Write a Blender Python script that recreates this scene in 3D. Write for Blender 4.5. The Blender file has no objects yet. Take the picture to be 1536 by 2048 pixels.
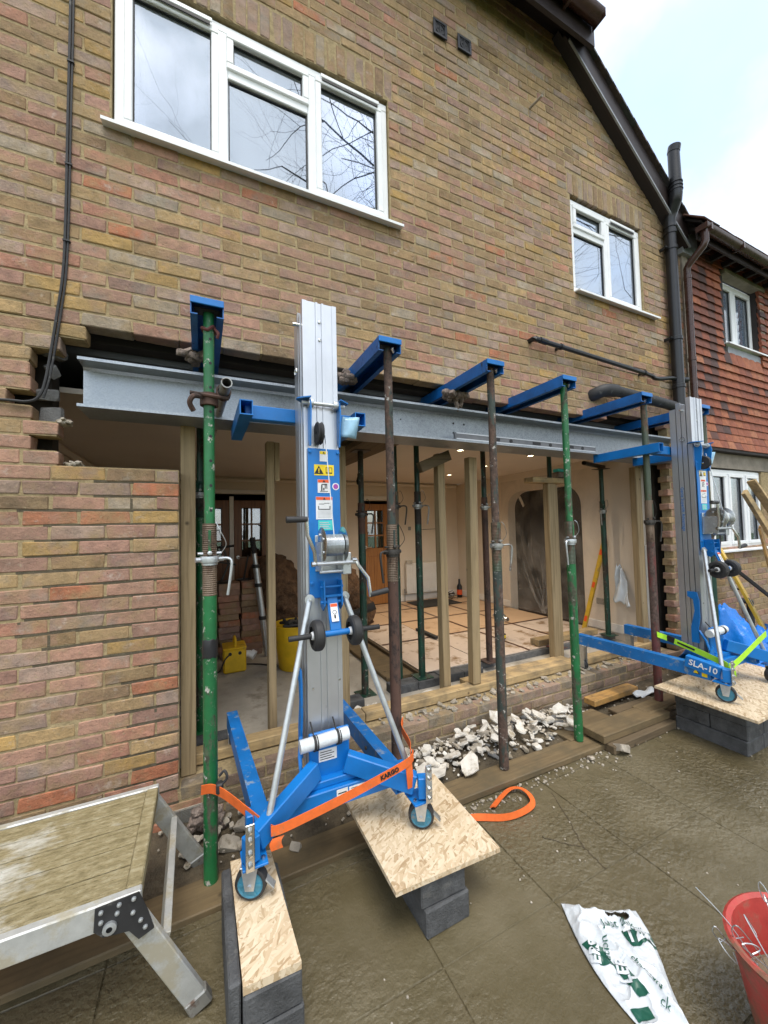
import bpy, bmesh, math, random
from mathutils import Vector, Matrix, noise, Euler
R = math.radians
rnd = random.Random(7)
SC = bpy.context.scene
COL = SC.collection

# ------------------------------------------------------------------ camera
def make_camera():
    cd = bpy.data.cameras.new('camera'); co = bpy.data.objects.new('camera', cd); COL.objects.link(co)
    yaw, pit, roll = R(25.46), R(2.4), R(1.336)
    fw = Vector((math.sin(yaw)*math.cos(pit), math.cos(yaw)*math.cos(pit), math.sin(pit)))
    r0 = Vector((math.cos(yaw), -math.sin(yaw), 0)); u0 = r0.cross(fw)
    up = u0*math.cos(roll)+r0*math.sin(roll); rt = r0*math.cos(roll)-u0*math.sin(roll)
    m = Matrix((rt, up, -fw)).transposed().to_4x4(); m.translation = Vector((0, -2.42, 1.58))
    co.matrix_world = m
    cd.sensor_fit = 'VERTICAL'; cd.sensor_height = 36.0; cd.lens = 36.0*769.0/2048.0
    cd.clip_start = 0.02; cd.clip_end = 400
    SC.camera = co
make_camera()

# ------------------------------------------------------------------ sky, sun, exposure
SUN_EL, SUN_AZ = R(68), R(190)      # sun high behind the camera, a little to its left
def make_world():
    w = bpy.data.worlds.new('World'); SC.world = w; w.use_nodes = True
    nt = w.node_tree; nt.nodes.clear(); N = nt.nodes.new; L = nt.links.new
    out = N('ShaderNodeOutputWorld'); bg = N('ShaderNodeBackground'); bg.inputs['Strength'].default_value = 0.088
    sky = N('ShaderNodeTexSky'); sky.sky_type = 'NISHITA'; sky.sun_disc = False
    sky.sun_elevation = SUN_EL; sky.sun_rotation = SUN_AZ; sky.air_density = 1.0; sky.dust_density = 2.0
    tc = N('ShaderNodeTexCoord')
    n1 = N('ShaderNodeTexNoise'); n1.inputs['Scale'].default_value = 2.2; n1.inputs['Detail'].default_value = 7; n1.inputs['Roughness'].default_value = 0.52
    rp = N('ShaderNodeValToRGB'); rp.color_ramp.elements[0].position = 0.40; rp.color_ramp.elements[1].position = 0.60
    rp.color_ramp.elements[0].color = (0.22, 0.22, 0.22, 1); rp.color_ramp.elements[1].color = (1, 1, 1, 1)
    n2 = N('ShaderNodeTexNoise'); n2.inputs['Scale'].default_value = 4.0; n2.inputs['Detail'].default_value = 6
    rp2 = N('ShaderNodeValToRGB')
    rp2.color_ramp.elements[0].position = 0.3; rp2.color_ramp.elements[0].color = (7.6, 8.0, 8.5, 1)
    rp2.color_ramp.elements[1].position = 0.75; rp2.color_ramp.elements[1].color = (12.0, 12.1, 12.2, 1)
    mx = N('ShaderNodeMix'); mx.data_type = 'RGBA'
    sc_ = N('ShaderNodeMix'); sc_.data_type = 'RGBA'; sc_.blend_type = 'MULTIPLY'; sc_.inputs['Factor'].default_value = 1
    sc_.inputs['B'].default_value = (3.9, 3.75, 3.35, 1)
    L(tc.outputs['Generated'], n1.inputs['Vector']); L(tc.outputs['Generated'], n2.inputs['Vector'])
    L(n1.outputs['Fac'], rp.inputs['Fac']); L(n2.outputs['Fac'], rp2.inputs['Fac'])
    L(sky.outputs['Color'], sc_.inputs['A'])
    L(rp.outputs['Color'], mx.inputs['Factor']); L(sc_.outputs['Result'], mx.inputs['A']); L(rp2.outputs['Color'], mx.inputs['B'])
    L(mx.outputs['Result'], bg.inputs['Color']); L(bg.outputs['Background'], out.inputs['Surface'])
make_world()
sd = bpy.data.lights.new('sun', 'SUN'); sd.energy = 1.5; sd.angle = R(28); sd.color = (1.0, 0.965, 0.91)
so = bpy.data.objects.new('sun', sd); COL.objects.link(so)
_d = Vector((math.sin(SUN_AZ)*math.cos(SUN_EL), math.cos(SUN_AZ)*math.cos(SUN_EL), math.sin(SUN_EL)))
so.rotation_euler = _d.to_track_quat('Z', 'Y').to_euler(); so.location = (-9, -7, 14)
SC.view_settings.view_transform = 'Standard'; SC.view_settings.look = 'None'
SC.view_settings.exposure = 0.66; SC.view_settings.gamma = 1.0; SC.view_settings.use_curve_mapping = False
SC.render.engine = 'CYCLES'; SC.cycles.use_denoising = True; SC.cycles.max_bounces = 7
SC.cycles.sample_clamp_indirect = 6.0; SC.cycles.caustics_reflective = False; SC.cycles.caustics_refractive = False

# ------------------------------------------------------------------ materials
class NT:
    def __init__(s, name):
        s.m = bpy.data.materials.new(name); s.m.use_nodes = True; s.t = s.m.node_tree
        s.b = s.t.nodes['Principled BSDF']; s.out = s.t.nodes['Material Output']
        g = s.n('ShaderNodeNewGeometry'); s.pos = g.outputs['Position']
    def n(s, k, **kw):
        x = s.t.nodes.new(k)
        for a, v in kw.items(): setattr(x, a, v)
        return x
    def l(s, a, b): s.t.links.new(a, b)
    def set(s, **kw):
        for k, v in kw.items():
            k = k.replace('_', ' ')
            i = s.b.inputs[k]
            if hasattr(v, 'is_linked') or isinstance(v, bpy.types.NodeSocket): s.l(v, i)
            else: i.default_value = v if not (isinstance(v, tuple) and len(v) == 3) else (*v, 1)
    def vec(s, scale=(1, 1, 1), rot=(0, 0, 0), src=None, loc=(0, 0, 0)):
        m = s.n('ShaderNodeMapping'); m.inputs['Scale'].default_value = scale; m.inputs['Rotation'].default_value = rot
        m.inputs['Location'].default_value = loc
        s.l(src or s.pos, m.inputs['Vector']); return m.outputs['Vector']
    def noise(s, scale, detail=4, rough=0.55, vec=None, dist=0.0):
        x = s.n('ShaderNodeTexNoise'); x.inputs['Scale'].default_value = scale; x.inputs['Detail'].default_value = detail
        x.inputs['Roughness'].default_value = rough; x.inputs['Distortion'].default_value = dist
        s.l(vec or s.pos, x.inputs['Vector']); return x.outputs['Fac']
    def voro(s, scale, vec=None, feature='F1', out='Distance'):
        x = s.n('ShaderNodeTexVoronoi', feature=feature); x.inputs['Scale'].default_value = scale
        s.l(vec or s.pos, x.inputs['Vector']); return x.outputs[out]
    def ramp(s, fac, *stops):
        x = s.n('ShaderNodeValToRGB'); e = x.color_ramp.elements
        while len(e) < len(stops): e.new(0.5)
        for k, (p, c) in enumerate(stops):
            e[k].position = p; e[k].color = (c, c, c, 1) if isinstance(c, (int, float)) else (*c, 1)
        s.l(fac, x.inputs['Fac']); return x.outputs['Color']
    def mix(s, f, a, b, mode='MIX'):
        x = s.n('ShaderNodeMix', data_type='RGBA', blend_type=mode)
        for v, i in ((f, 'Factor'), (a, 'A'), (b, 'B')):
            if isinstance(v, bpy.types.NodeSocket): s.l(v, x.inputs[i])
            else: x.inputs[i].default_value = v if i == 'Factor' else (*v, 1)
        return x.outputs['Result']
    def attr(s, name):
        x = s.n('ShaderNodeAttribute'); x.attribute_name = name; return x.outputs['Color']
    def bump(s, h, strength=0.5, dist=0.01, prev=None):
        x = s.n('ShaderNodeBump'); x.inputs['Strength'].default_value = strength; x.inputs['Distance'].default_value = dist
        s.l(h, x.inputs['Height'])
        if prev is not None: s.l(prev, x.inputs['Normal'])
        s.l(x.outputs['Normal'], s.b.inputs['Normal']); return x.outputs['Normal']

def plain(name, c, rough=0.6, metal=0.0, var=0.25, scale=9.0, dirt=None, dirt_amt=0.5, dirt_scale=6.0, bump=0.15, bscale=60, bdist=0.003, coat=0):
    m = NT(name)
    f = m.noise(scale, 5, 0.6)
    lo = tuple(x*(1-var) for x in c); hi = tuple(min(1, x*(1+var)) for x in c)
    col = m.ramp(f, (0.3, lo), (0.7, hi))
    if dirt is not None:
        k = m.ramp(m.noise(dirt_scale, 7, 0.68), (dirt_amt, 0.0), (min(1, dirt_amt+0.12), 1.0))
        col = m.mix(k, col, dirt)
        r = m.mix(k, (rough,)*3, (0.85,)*3); m.set(Roughness=r)
        if metal: m.set(Metallic=m.mix(k, (metal,)*3, (0.1,)*3))
    else:
        m.set(Roughness=m.ramp(f, (0.3, max(0.05, rough-0.08)), (0.7, min(1, rough+0.08))), Metallic=metal)
    m.set(Base_Color=col)
    if coat: m.set(Coat_Weight=coat, Coat_Roughness=0.15)
    if bump: m.bump(m.noise(bscale, 4, 0.6), bump, bdist)
    return m.m

def brick_mat():
    m = NT('brick_clay')
    t = m.attr('tint')
    of = m.n('ShaderNodeMix', data_type='RGBA', blend_type='ADD'); of.inputs['Factor'].default_value = 1.0
    big = m.n('ShaderNodeVectorMath', operation='SCALE'); big.inputs['Scale'].default_value = 37.0; m.l(t, big.inputs[0])
    ad = m.n('ShaderNodeVectorMath', operation='ADD'); m.l(m.pos, ad.inputs[0]); m.l(big.outputs[0], ad.inputs[1]); p = ad.outputs[0]
    def nz(s, loc, d=5, r=0.6): return m.noise(s, d, r, m.vec(loc=loc, src=p))
    c = m.mix(m.ramp(nz(16, (0, 0, 0), 6, 0.65), (0.30, 0.0), (0.70, 1.0)), m.mix(1.0, t, (0.74, 0.74, 0.75), 'MULTIPLY'), m.mix(1.0, t, (1.36, 1.30, 1.26), 'MULTIPLY'))
    c = m.mix(m.ramp(nz(7.5, (5, 8, 2)), (0.48, 0.0), (0.66, 0.70)), c, (0.345, 0.245, 0.130))   # buff, rose and grey patches across single bricks
    c = m.mix(m.ramp(nz(7.0, (1, 3, 12)), (0.52, 0.0), (0.69, 0.60)), c, (0.385, 0.225, 0.170))
    c = m.mix(m.ramp(nz(6.0, (7, 1, 4)), (0.56, 0.0), (0.70, 0.60)), c, (0.270, 0.245, 0.205))
    c = m.mix(m.ramp(nz(13, (3, 1, 7), 6, 0.66), (0.60, 0.0), (0.72, 0.60)), c, (0.52, 0.44, 0.38))   # lime bloom
    c = m.mix(m.ramp(nz(80, (0, 2, 0), 4, 0.7), (0.60, 0.0), (0.72, 0.75)), c, (0.095, 0.07, 0.045))
    c = m.mix(m.ramp(m.noise(48, 6, 0.7, m.vec(loc=(2, 2, 2))), (0.585, 0.0), (0.67, 0.65)), c, (0.385, 0.305, 0.185))   # smeared mortar
    weather = m.ramp(m.noise(1.3, 6, 0.65, m.vec(scale=(1, 1, 0.6))), (0.46, 0.0), (0.70, 0.46))
    c = m.mix(weather, c, (0.200, 0.160, 0.104))
    m.set(Base_Color=c, Roughness=0.9, Specular_IOR_Level=0.25)
    n_ = m.bump(nz(20, (0, 0, 3), 5, 0.65), 0.6, 0.012)
    m.bump(m.noise(80, 6, 0.7), 0.7, 0.007, n_)
    return m.m
def mortar_mat(name, c):
    m = NT(name)
    f = m.noise(30, 6, 0.7)
    m.set(Base_Color=m.ramp(f, (0.3, tuple(x*0.65 for x in c)), (0.7, tuple(x*1.25 for x in c))), Roughness=0.95, Specular_IOR_Level=0.15)
    m.bump(m.noise(110, 5, 0.7), 0.8, 0.006)
    return m.m
def osb_mat():
    m = NT('osb_strands')
    col = None; hs = None
    for k, (rot, loc) in enumerate(((0.2, 0), (0.85, 5), (1.5, 9), (2.05, 14), (2.7, 21))):
        v0 = m.vec(scale=(1, 1, 1), rot=(0, 0, rot), loc=(loc*.37, loc*.21, 0))
        wob = m.n('ShaderNodeTexNoise'); wob.inputs['Scale'].default_value = 30; m.l(v0, wob.inputs['Vector'])
        ad = m.n('ShaderNodeMix', data_type='RGBA', blend_type='ADD'); ad.inputs['Factor'].default_value = 0.010; m.l(v0, ad.inputs['A']); m.l(wob.outputs['Color'], ad.inputs['B'])
        v = m.vec(scale=(22, 105, 50), src=ad.outputs['Result'])
        x = m.n('ShaderNodeTexVoronoi'); x.inputs['Scale'].default_value = 1.0; m.l(v, x.inputs['Vector'])
        sep = m.n('ShaderNodeSeparateColor'); m.l(x.outputs['Color'], sep.inputs['Color'])
        c = m.ramp(sep.outputs['Red'], (0.0, (0.36, 0.235, 0.115)), (0.25, (0.54, 0.405, 0.245)), (0.6, (0.66, 0.53, 0.355)), (1.0, (0.74, 0.62, 0.45)))
        if col is None: col = c; hs = sep.outputs['Green']
        else:
            pick = m.n('ShaderNodeMath', operation='GREATER_THAN'); m.l(sep.outputs['Blue'], pick.inputs[0]); pick.inputs[1].default_value = 0.60
            col = m.mix(pick.outputs[0], col, c); hs = m.mix(pick.outputs[0], hs, sep.outputs['Green'])
    col = m.mix(0.18, col, m.ramp(m.noise(3, 5, 0.6), (0.3, (0.40, 0.29, 0.16)), (0.7, (0.72, 0.60, 0.44))))
    m.set(Base_Color=col, Roughness=0.6)
    m.bump(hs, 0.7, 0.004)
    return m.m
def wood_mat(name, c, dark, axis='z', rough=0.7, scale=1.0, grime=None):
    m = NT(name)
    sc = {'x': (1.2, 26, 26), 'y': (26, 1.2, 26), 'z': (26, 26, 1.2)}[axis]
    v = m.vec(scale=tuple(s*scale for s in sc))
    f = m.noise(1.6, 6, 0.62, v, 0.6)
    col = m.ramp(f, (0.28, dark), (0.5, c), (0.75, tuple(min(1, x*1.25) for x in c)))
    if grime:
        col = m.mix(m.ramp(m.noise(5, 6, 0.65), (0.45, 0.0), (0.65, 0.8)), col, grime)
    kn = m.ramp(m.voro(5.5), (0.03, 1.0), (0.09, 0.0))
    col = m.mix(kn, col, tuple(x*0.45 for x in dark))
    m.set(Base_Color=col, Roughness=rough)
    m.bump(f, 0.35, 0.004)
    return m.m
def paint_wear(name, c, rust=(0.10, 0.045, 0.022), amt=0.55, splash=0.68, rough=0.42, rscale=12):
    m = NT(name)
    f = m.noise(7, 5, 0.6)
    col = m.ramp(f, (0.3, tuple(x*0.7 for x in c)), (0.7, tuple(x*1.25 for x in c)))
    k = m.ramp(m.noise(rscale, 8, 0.7, m.vec(scale=(1, 1, 0.35))), (amt, 0.0), (amt+0.06, 1.0))
    rc = m.ramp(m.noise(40, 5, 0.7), (0.35, tuple(x*0.6 for x in rust)), (0.65, tuple(x*1.7 for x in rust)))
    col = m.mix(k, col, rc)
    s = m.ramp(m.noise(24, 8, 0.72, m.vec(loc=(9, 2, 4))), (splash, 0.0), (splash+0.05, 1.0))
    col = m.mix(s, col, (0.44, 0.42, 0.38))
    m.set(Base_Color=col, Roughness=m.mix(k, (rough,)*3, (0.9,)*3))
    m.bump(m.noise(60, 6, 0.7), 0.4, 0.003)
    return m.m
def galv_mat(name, c, rough=0.38, metal=0.85, scale=28):
    m = NT(name)
    v = m.voro(scale, m.vec(), out='Color')
    sp = m.n('ShaderNodeSeparateColor'); m.l(v, sp.inputs['Color'])
    f = m.mix(0.72, sp.outputs['Red'], m.noise(22, 7, 0.72))
    m.set(Base_Color=m.ramp(f, (0.30, tuple(x*0.74 for x in c)), (0.70, tuple(min(1, x*1.22) for x in c))), Metallic=metal,
          Roughness=m.ramp(f, (0.3, rough-0.1), (0.7, rough+0.14)))
    m.bump(m.noise(6, 4, 0.5), 0.12, 0.02)
    return m.m
def glass_mat(name, refl=0.45, tint=(0.9, 0.95, 1.0)):
    m = NT(name); t = m.t
    gl = m.n('ShaderNodeBsdfGlossy'); gl.inputs['Roughness'].default_value = 0.012; gl.inputs['Color'].default_value = (*tint, 1)
    tr = m.n('ShaderNodeBsdfTransparent'); tr.inputs['Color'].default_value = (0.82, 0.86, 0.88, 1)
    lw = m.n('ShaderNodeLayerWeight'); lw.inputs['Blend'].default_value = 0.35
    mp = m.n('ShaderNodeMapRange'); mp.inputs['To Min'].default_value = refl; mp.inputs['To Max'].default_value = 0.95
    mx = m.n('ShaderNodeMixShader'); m.l(lw.outputs['Fresnel'], mp.inputs['Value']); m.l(mp.outputs['Result'], mx.inputs['Fac'])
    m.l(tr.outputs['BSDF'], mx.inputs[1]); m.l(gl.outputs['BSDF'], mx.inputs[2]); m.l(mx.outputs['Shader'], m.out.inputs['Surface'])
    b = m.n('ShaderNodeBump'); b.inputs['Strength'].default_value = 0.04; b.inputs['Distance'].default_value = 0.02
    m.l(m.noise(1.6, 2, 0.4), b.inputs['Height']); m.l(b.outputs['Normal'], gl.inputs['Normal'])
    return m.m
def film_mat(name, c=(0.8, 0.8, 0.78), opac=0.3):
    m = NT(name)
    f = m.noise(2.2, 5, 0.6, m.vec(scale=(1, 1.6, 1.0)), 0.6)
    tr = m.n('ShaderNodeBsdfTransparent'); df = m.n('ShaderNodeBsdfPrincipled'); df.inputs['Base Color'].default_value = (*c, 1); df.inputs['Roughness'].default_value = 0.18
    mx = m.n('ShaderNodeMixShader'); m.l(m.ramp(f, (0.4, opac*0.45), (0.65, opac*1.5)), mx.inputs['Fac'])
    m.l(tr.outputs['BSDF'], mx.inputs[1]); m.l(df.outputs['BSDF'], mx.inputs[2]); m.l(mx.outputs['Shader'], m.out.inputs['Surface'])
    return m.m
def slurry_mat():
    m = NT('wet_slurry')
    a = m.noise(1.1, 6, 0.62); b = m.noise(22, 6, 0.65, None, 0.3); c = m.noise(6, 6, 0.7)
    col = m.ramp(a, (0.30, (0.072, 0.058, 0.028)), (0.50, (0.108, 0.089, 0.047)), (0.70, (0.158, 0.134, 0.080)))
    col = m.mix(m.ramp(c, (0.45, 0.0), (0.70, 0.50)), col, (0.150, 0.126, 0.078))
    col = m.mix(m.ramp(m.voro(160), (0.02, 0.55), (0.09, 0.0)), col, (0.30, 0.28, 0.23))
    m.set(Base_Color=col, Roughness=m.ramp(a, (0.35, 0.30), (0.65, 0.55)), Specular_IOR_Level=0.5)
    patch = m.ramp(m.noise(1.5, 4, 0.55, m.vec(loc=(4, 2, 0))), (0.42, 0.10), (0.62, 1.0))
    sm = m.mix(1.0, patch, m.noise(40, 3, 0.5), 'MULTIPLY')
    n = m.bump(m.noise(7, 4, 0.55), 0.35, 0.016)
    n = m.bump(sm, 1.0, 0.019, n)
    m.bump(m.noise(110, 4, 0.6), 0.5, 0.004, n)
    return m.m
def flat(name, c, rough=0.6, metal=0.0):
    return plain(name, c, rough, metal, var=0.12, scale=14, bump=0.0)

M = {}
M['brick'] = brick_mat()
M['mortar'] = mortar_mat('sandy_mortar', (0.375, 0.292, 0.165))
M['mortar_shade'] = mortar_mat('raked_mortar_shade', (0.125, 0.105, 0.072))
M['upvc'] = plain('white_upvc', (0.80, 0.82, 0.83), 0.32, var=0.04, bump=0.03, dirt=(0.55, 0.54, 0.50), dirt_amt=0.66, dirt_scale=5)
M['glass'] = glass_mat('window_glass', 0.47, (0.80, 0.89, 1.0))
M['glass_dark'] = glass_mat('door_glass', 0.16)
M['rubber'] = plain('black_rubber', (0.022, 0.022, 0.023), 0.62, var=0.3, dirt=(0.16, 0.155, 0.14), dirt_amt=0.60, dirt_scale=14)
M['blackpl'] = plain('black_plastic', (0.009, 0.010, 0.012), 0.34, var=0.2, bump=0.05)
M['brownpl'] = plain('brown_plastic', (0.055, 0.026, 0.020), 0.28, var=0.2, bump=0.05)
M['barge'] = plain('dark_brown_paint', (0.022, 0.014, 0.013), 0.5, var=0.25)
M['soffit'] = plain('dark_stained_timber', (0.022, 0.016, 0.015), 0.7)
M['tile'] = None
M['lead'] = plain('grey_lead', (0.30, 0.32, 0.34), 0.55, 0.3, var=0.2)
M['render'] = plain('streaked_render', (0.27, 0.235, 0.19), 0.9, var=0.35, scale=5, bump=0.4, bscale=40)
M['cream'] = plain('cream_emulsion', (0.72, 0.635, 0.53), 0.85, var=0.04, scale=2, bump=0.05)
M['ceiling'] = plain('ceiling_emulsion', (0.68, 0.61, 0.53), 0.9, var=0.04, scale=2, bump=0.05)
M['white'] = plain('white_paint', (0.78, 0.76, 0.72), 0.5, var=0.04, bump=0.03)
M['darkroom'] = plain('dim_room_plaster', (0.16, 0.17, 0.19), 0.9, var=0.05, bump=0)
M['cavity'] = plain('cavity_painted_shade', (0.030, 0.024, 0.018), 0.95, var=0.4, bump=0.3)  # near black paints in the shade behind the beam, on blockwork and joists
M['block'] = plain('grey_block', (0.150, 0.150, 0.148), 0.92, var=0.3, scale=22, bump=0.9, bscale=120, bdist=0.006)
M['block_dk'] = plain('damp_grey_block', (0.072, 0.074, 0.076), 0.80, var=0.45, scale=12, bump=0.9, bscale=110, bdist=0.006, dirt=(0.15, 0.145, 0.13), dirt_amt=0.60, dirt_scale=9)
M['screed'] = plain('dusty_concrete', (0.40, 0.37, 0.315), 0.92, var=0.22, scale=3.2, bump=0.5, bscale=35, dirt=(0.24, 0.215, 0.17), dirt_amt=0.55, dirt_scale=3)
M['oak'] = wood_mat('golden_oak', (0.36, 0.155, 0.040), (0.22, 0.085, 0.020), 'z', 0.4)
M['oak_dk'] = wood_mat('brown_oak', (0.20, 0.085, 0.030), (0.11, 0.045, 0.016), 'z', 0.4)
M['timber'] = wood_mat('treated_timber', (0.33, 0.245, 0.135), (0.19, 0.135, 0.068), 'z', 0.75)
M['timber_x'] = wood_mat('new_timber', (0.46, 0.33, 0.165), (0.27, 0.18, 0.085), 'x', 0.75, grime=(0.16, 0.13, 0.085))
M['timber_y'] = wood_mat('brown_board', (0.13, 0.088, 0.045), (0.07, 0.045, 0.024), 'y', 0.8)
M['timber_dk'] = wood_mat('old_dark_timber', (0.125, 0.09, 0.05), (0.06, 0.042, 0.024), 'x', 0.8)
M['plank'] = wood_mat('muddy_plank', (0.155, 0.110, 0.055), (0.095, 0.066, 0.032), 'x', 0.7, grime=(0.095, 0.074, 0.040))
M['plank_or'] = wood_mat('orange_plank', (0.42, 0.235, 0.070), (0.24, 0.12, 0.035), 'x', 0.7, grime=(0.12, 0.09, 0.05))
M['sheet'] = plain('protection_board', (0.58, 0.40, 0.25), 0.75, var=0.10, scale=1.4, bump=0.1, dirt=(0.30, 0.165, 0.085), dirt_amt=0.56, dirt_scale=3.2)
M['sheet_dusty'] = plain('dusty_protection_board', (0.62, 0.51, 0.42), 0.8, var=0.10, scale=1.6, bump=0.1, dirt=(0.25, 0.155, 0.075), dirt_amt=0.53, dirt_scale=4.5)
M['tape'] = flat('brown_tape', (0.095, 0.040, 0.020), 0.4)
M['osb'] = osb_mat()
M['slurry'] = slurry_mat()
M['soil'] = plain('damp_soil', (0.085, 0.066, 0.040), 0.9, var=0.45, scale=8, bump=1.0, bscale=30, bdist=0.02)
M['lawn'] = plain('grass_far', (0.06, 0.09, 0.03), 0.9, var=0.4)
M['steel'] = galv_mat('galvanised_beam', (0.33, 0.36, 0.39), 0.40, 0.62, 150)
M['zinc'] = plain('zinc_tube', (0.55, 0.58, 0.60), 0.36, 0.75, var=0.14, scale=30, bump=0.06, dirt=(0.30, 0.30, 0.29), dirt_amt=0.66, dirt_scale=20)
M['chrome'] = plain('plated_steel', (0.62, 0.63, 0.62), 0.24, 1.0, var=0.12, bump=0.05)
M['alu'] = plain('anodised_aluminium', (0.60, 0.62, 0.65), 0.36, 0.80, var=0.07, scale=5, bump=0.05, dirt=(0.36, 0.37, 0.38), dirt_amt=0.66)
M['blue'] = plain('bright_blue_enamel', (0.004, 0.160, 0.50), 0.42, var=0.16, scale=6, bump=0.10, dirt=(0.10, 0.15, 0.20), dirt_amt=0.64, dirt_scale=22)
M['blue_worn'] = plain('chalky_blue_enamel', (0.006, 0.150, 0.46), 0.5, var=0.16, scale=6, bump=0.15, dirt=(0.24, 0.30, 0.35), dirt_amt=0.56, dirt_scale=20)
M['needle'] = paint_wear('needle_blue', (0.005, 0.105, 0.35), (0.03, 0.035, 0.045), 0.60, 0.72)
M['green'] = paint_wear('prop_green', (0.012, 0.130, 0.040), (0.060, 0.062, 0.040), 0.53, 0.585)
M['green_dk'] = paint_wear('prop_dark_green', (0.008, 0.048, 0.030), (0.034, 0.028, 0.020), 0.50, 0.62)
M['olive'] = paint_wear('prop_faded_green', (0.055, 0.075, 0.045), (0.10, 0.065, 0.045), 0.50, 0.70)
M['rust'] = paint_wear('prop_rust', (0.088, 0.047, 0.034), (0.045, 0.030, 0.025), 0.50, 0.66, 0.8)
M['rust_red'] = paint_wear('prop_red_rust', (0.115, 0.034, 0.030), (0.075, 0.050, 0.042), 0.50, 0.68, 0.75)
M['rust_green'] = paint_wear('prop_rust_green', (0.040, 0.056, 0.048), (0.075, 0.048, 0.036), 0.46, 0.60, 0.8)
M['thread'] = paint_wear('prop_thread', (0.155, 0.110, 0.075), (0.07, 0.045, 0.03), 0.5, 0.7, 0.6)
M['darksteel'] = plain('dark_steel', (0.06, 0.055, 0.05), 0.5, 0.6, var=0.3)
M['castgrey'] = plain('cast_collar', (0.33, 0.33, 0.31), 0.45, 0.6, var=0.3, dirt=(0.10, 0.06, 0.04), dirt_amt=0.56, dirt_scale=30)
M['orange'] = plain('orange_webbing', (0.74, 0.14, 0.022), 0.75, dirt=(0.40, 0.16, 0.07), dirt_amt=0.58, dirt_scale=12, var=0.14, scale=20, bump=0.3, bscale=220)
M['lime'] = plain('lime_webbing', (0.42, 0.78, 0.035), 0.7, var=0.10, scale=20, bump=0.3, bscale=220)
M['yellow'] = plain('yellow_plastic', (0.68, 0.42, 0.010), 0.5, var=0.14, dirt=(0.30, 0.22, 0.08), dirt_amt=0.63)
M['ylevel'] = plain('yellow_level', (0.62, 0.40, 0.035), 0.45, var=0.15, dirt=(0.28, 0.22, 0.13), dirt_amt=0.58, dirt_scale=12)
M['red_tub'] = plain('red_tub', (0.44, 0.050, 0.040), 0.55, var=0.3, scale=6, bump=0.3, bscale=40, dirt=(0.22, 0.11, 0.07), dirt_amt=0.48, dirt_scale=6)
M['mud'] = plain('dried_mud', (0.16, 0.13, 0.085), 0.9, var=0.3)
M['tarp'] = plain('blue_tarpaulin', (0.004, 0.17, 0.62), 0.30, var=0.15, scale=3, bump=0.5, bscale=16, bdist=0.02)
M['bag'] = plain('white_polythene', (0.62, 0.66, 0.69), 0.30, var=0.06, scale=6, bump=0.5, bscale=26, bdist=0.01, dirt=(0.42, 0.40, 0.34), dirt_amt=0.68)
M['bag_blue'] = plain('pale_blue_pouch', (0.30, 0.52, 0.68), 0.25, var=0.2, scale=12, bump=0.4, bscale=30)
M['bag_green'] = flat('dark_green_print', (0.010, 0.085, 0.055), 0.4)
M['ink'] = flat('black_print', (0.012, 0.012, 0.014), 0.5)
M['sticker'] = flat('white_label', (0.76, 0.77, 0.78), 0.4)
M['st_orange'] = flat('orange_label', (0.78, 0.10, 0.02), 0.45)
M['st_yellow'] = flat('yellow_label', (0.85, 0.62, 0.01), 0.45)
M['st_teal'] = flat('teal_label', (0.06, 0.60, 0.58), 0.45)
M['st_purple'] = flat('purple_label', (0.35, 0.06, 0.35), 0.45)
M['st_grey'] = flat('pale_grey_print', (0.50, 0.52, 0.55), 0.5)
M['plaster'] = plain('broken_plaster', (0.62, 0.59, 0.53), 0.88, var=0.22, scale=14, bump=0.8, bscale=50, dirt=(0.33, 0.28, 0.20), dirt_amt=0.50, dirt_scale=9)
M['stone'] = plain('mortar_lump', (0.36, 0.32, 0.26), 0.92, var=0.3, scale=16, bump=0.9, bscale=50, dirt=(0.18, 0.15, 0.10), dirt_amt=0.54, dirt_scale=12)
M['wool'] = plain('mineral_wool', (0.24, 0.19, 0.16), 0.97, var=0.5, scale=26, bump=1.0, bscale=60, bdist=0.02)
M['hessian'] = plain('brown_wool_roll', (0.13, 0.072, 0.038), 0.95, var=0.6, scale=14, bump=1.0, bscale=30, bdist=0.03)
M['dirty_alu'] = plain('splashed_aluminium', (0.50, 0.51, 0.49), 0.5, 0.40, var=0.16, scale=16, bump=0.3, dirt=(0.36, 0.33, 0.25), dirt_amt=0.49, dirt_scale=9)
def deck_mat():
    m = NT('mud_caked_deck')
    v = m.vec(scale=(0.45, 1.0, 1.0))
    a = m.noise(5, 7, 0.65, v); b = m.noise(46, 7, 0.75, v); d = m.noise(2.2, 5, 0.6)
    mud = m.ramp(b, (0.30, (0.17, 0.135, 0.060)), (0.5, (0.30, 0.245, 0.125)), (0.72, (0.47, 0.41, 0.27)))
    k = m.mix(0.45, a, d); k = m.ramp(k, (0.53, 0.0), (0.60, 1.0))
    m.set(Base_Color=m.mix(k, mud, m.ramp(b, (0.3, (0.50, 0.48, 0.40)), (0.7, (0.70, 0.69, 0.64)))), Roughness=0.8)
    m.bump(b, 1.0, 0.012); return m.m
M['deck_dirty'] = deck_mat()
M['hub'] = plain('teal_wheel_hub', (0.045, 0.20, 0.29), 0.45, var=0.2, dirt=(0.2, 0.2, 0.2), dirt_amt=0.6, dirt_scale=30)
M['level_grey'] = plain('level_grey', (0.16, 0.165, 0.175), 0.4, 0.5, var=0.2)
M['film'] = film_mat('dust_sheet_film', (0.72, 0.69, 0.65), 0.15)
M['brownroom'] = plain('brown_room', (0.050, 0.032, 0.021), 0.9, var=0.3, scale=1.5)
M['carpet'] = plain('door_mat', (0.03, 0.028, 0.026), 0.95, var=0.3)
M['curtain'] = plain('net_curtain', (0.75, 0.79, 0.83), 0.9, var=0.05)
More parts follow.
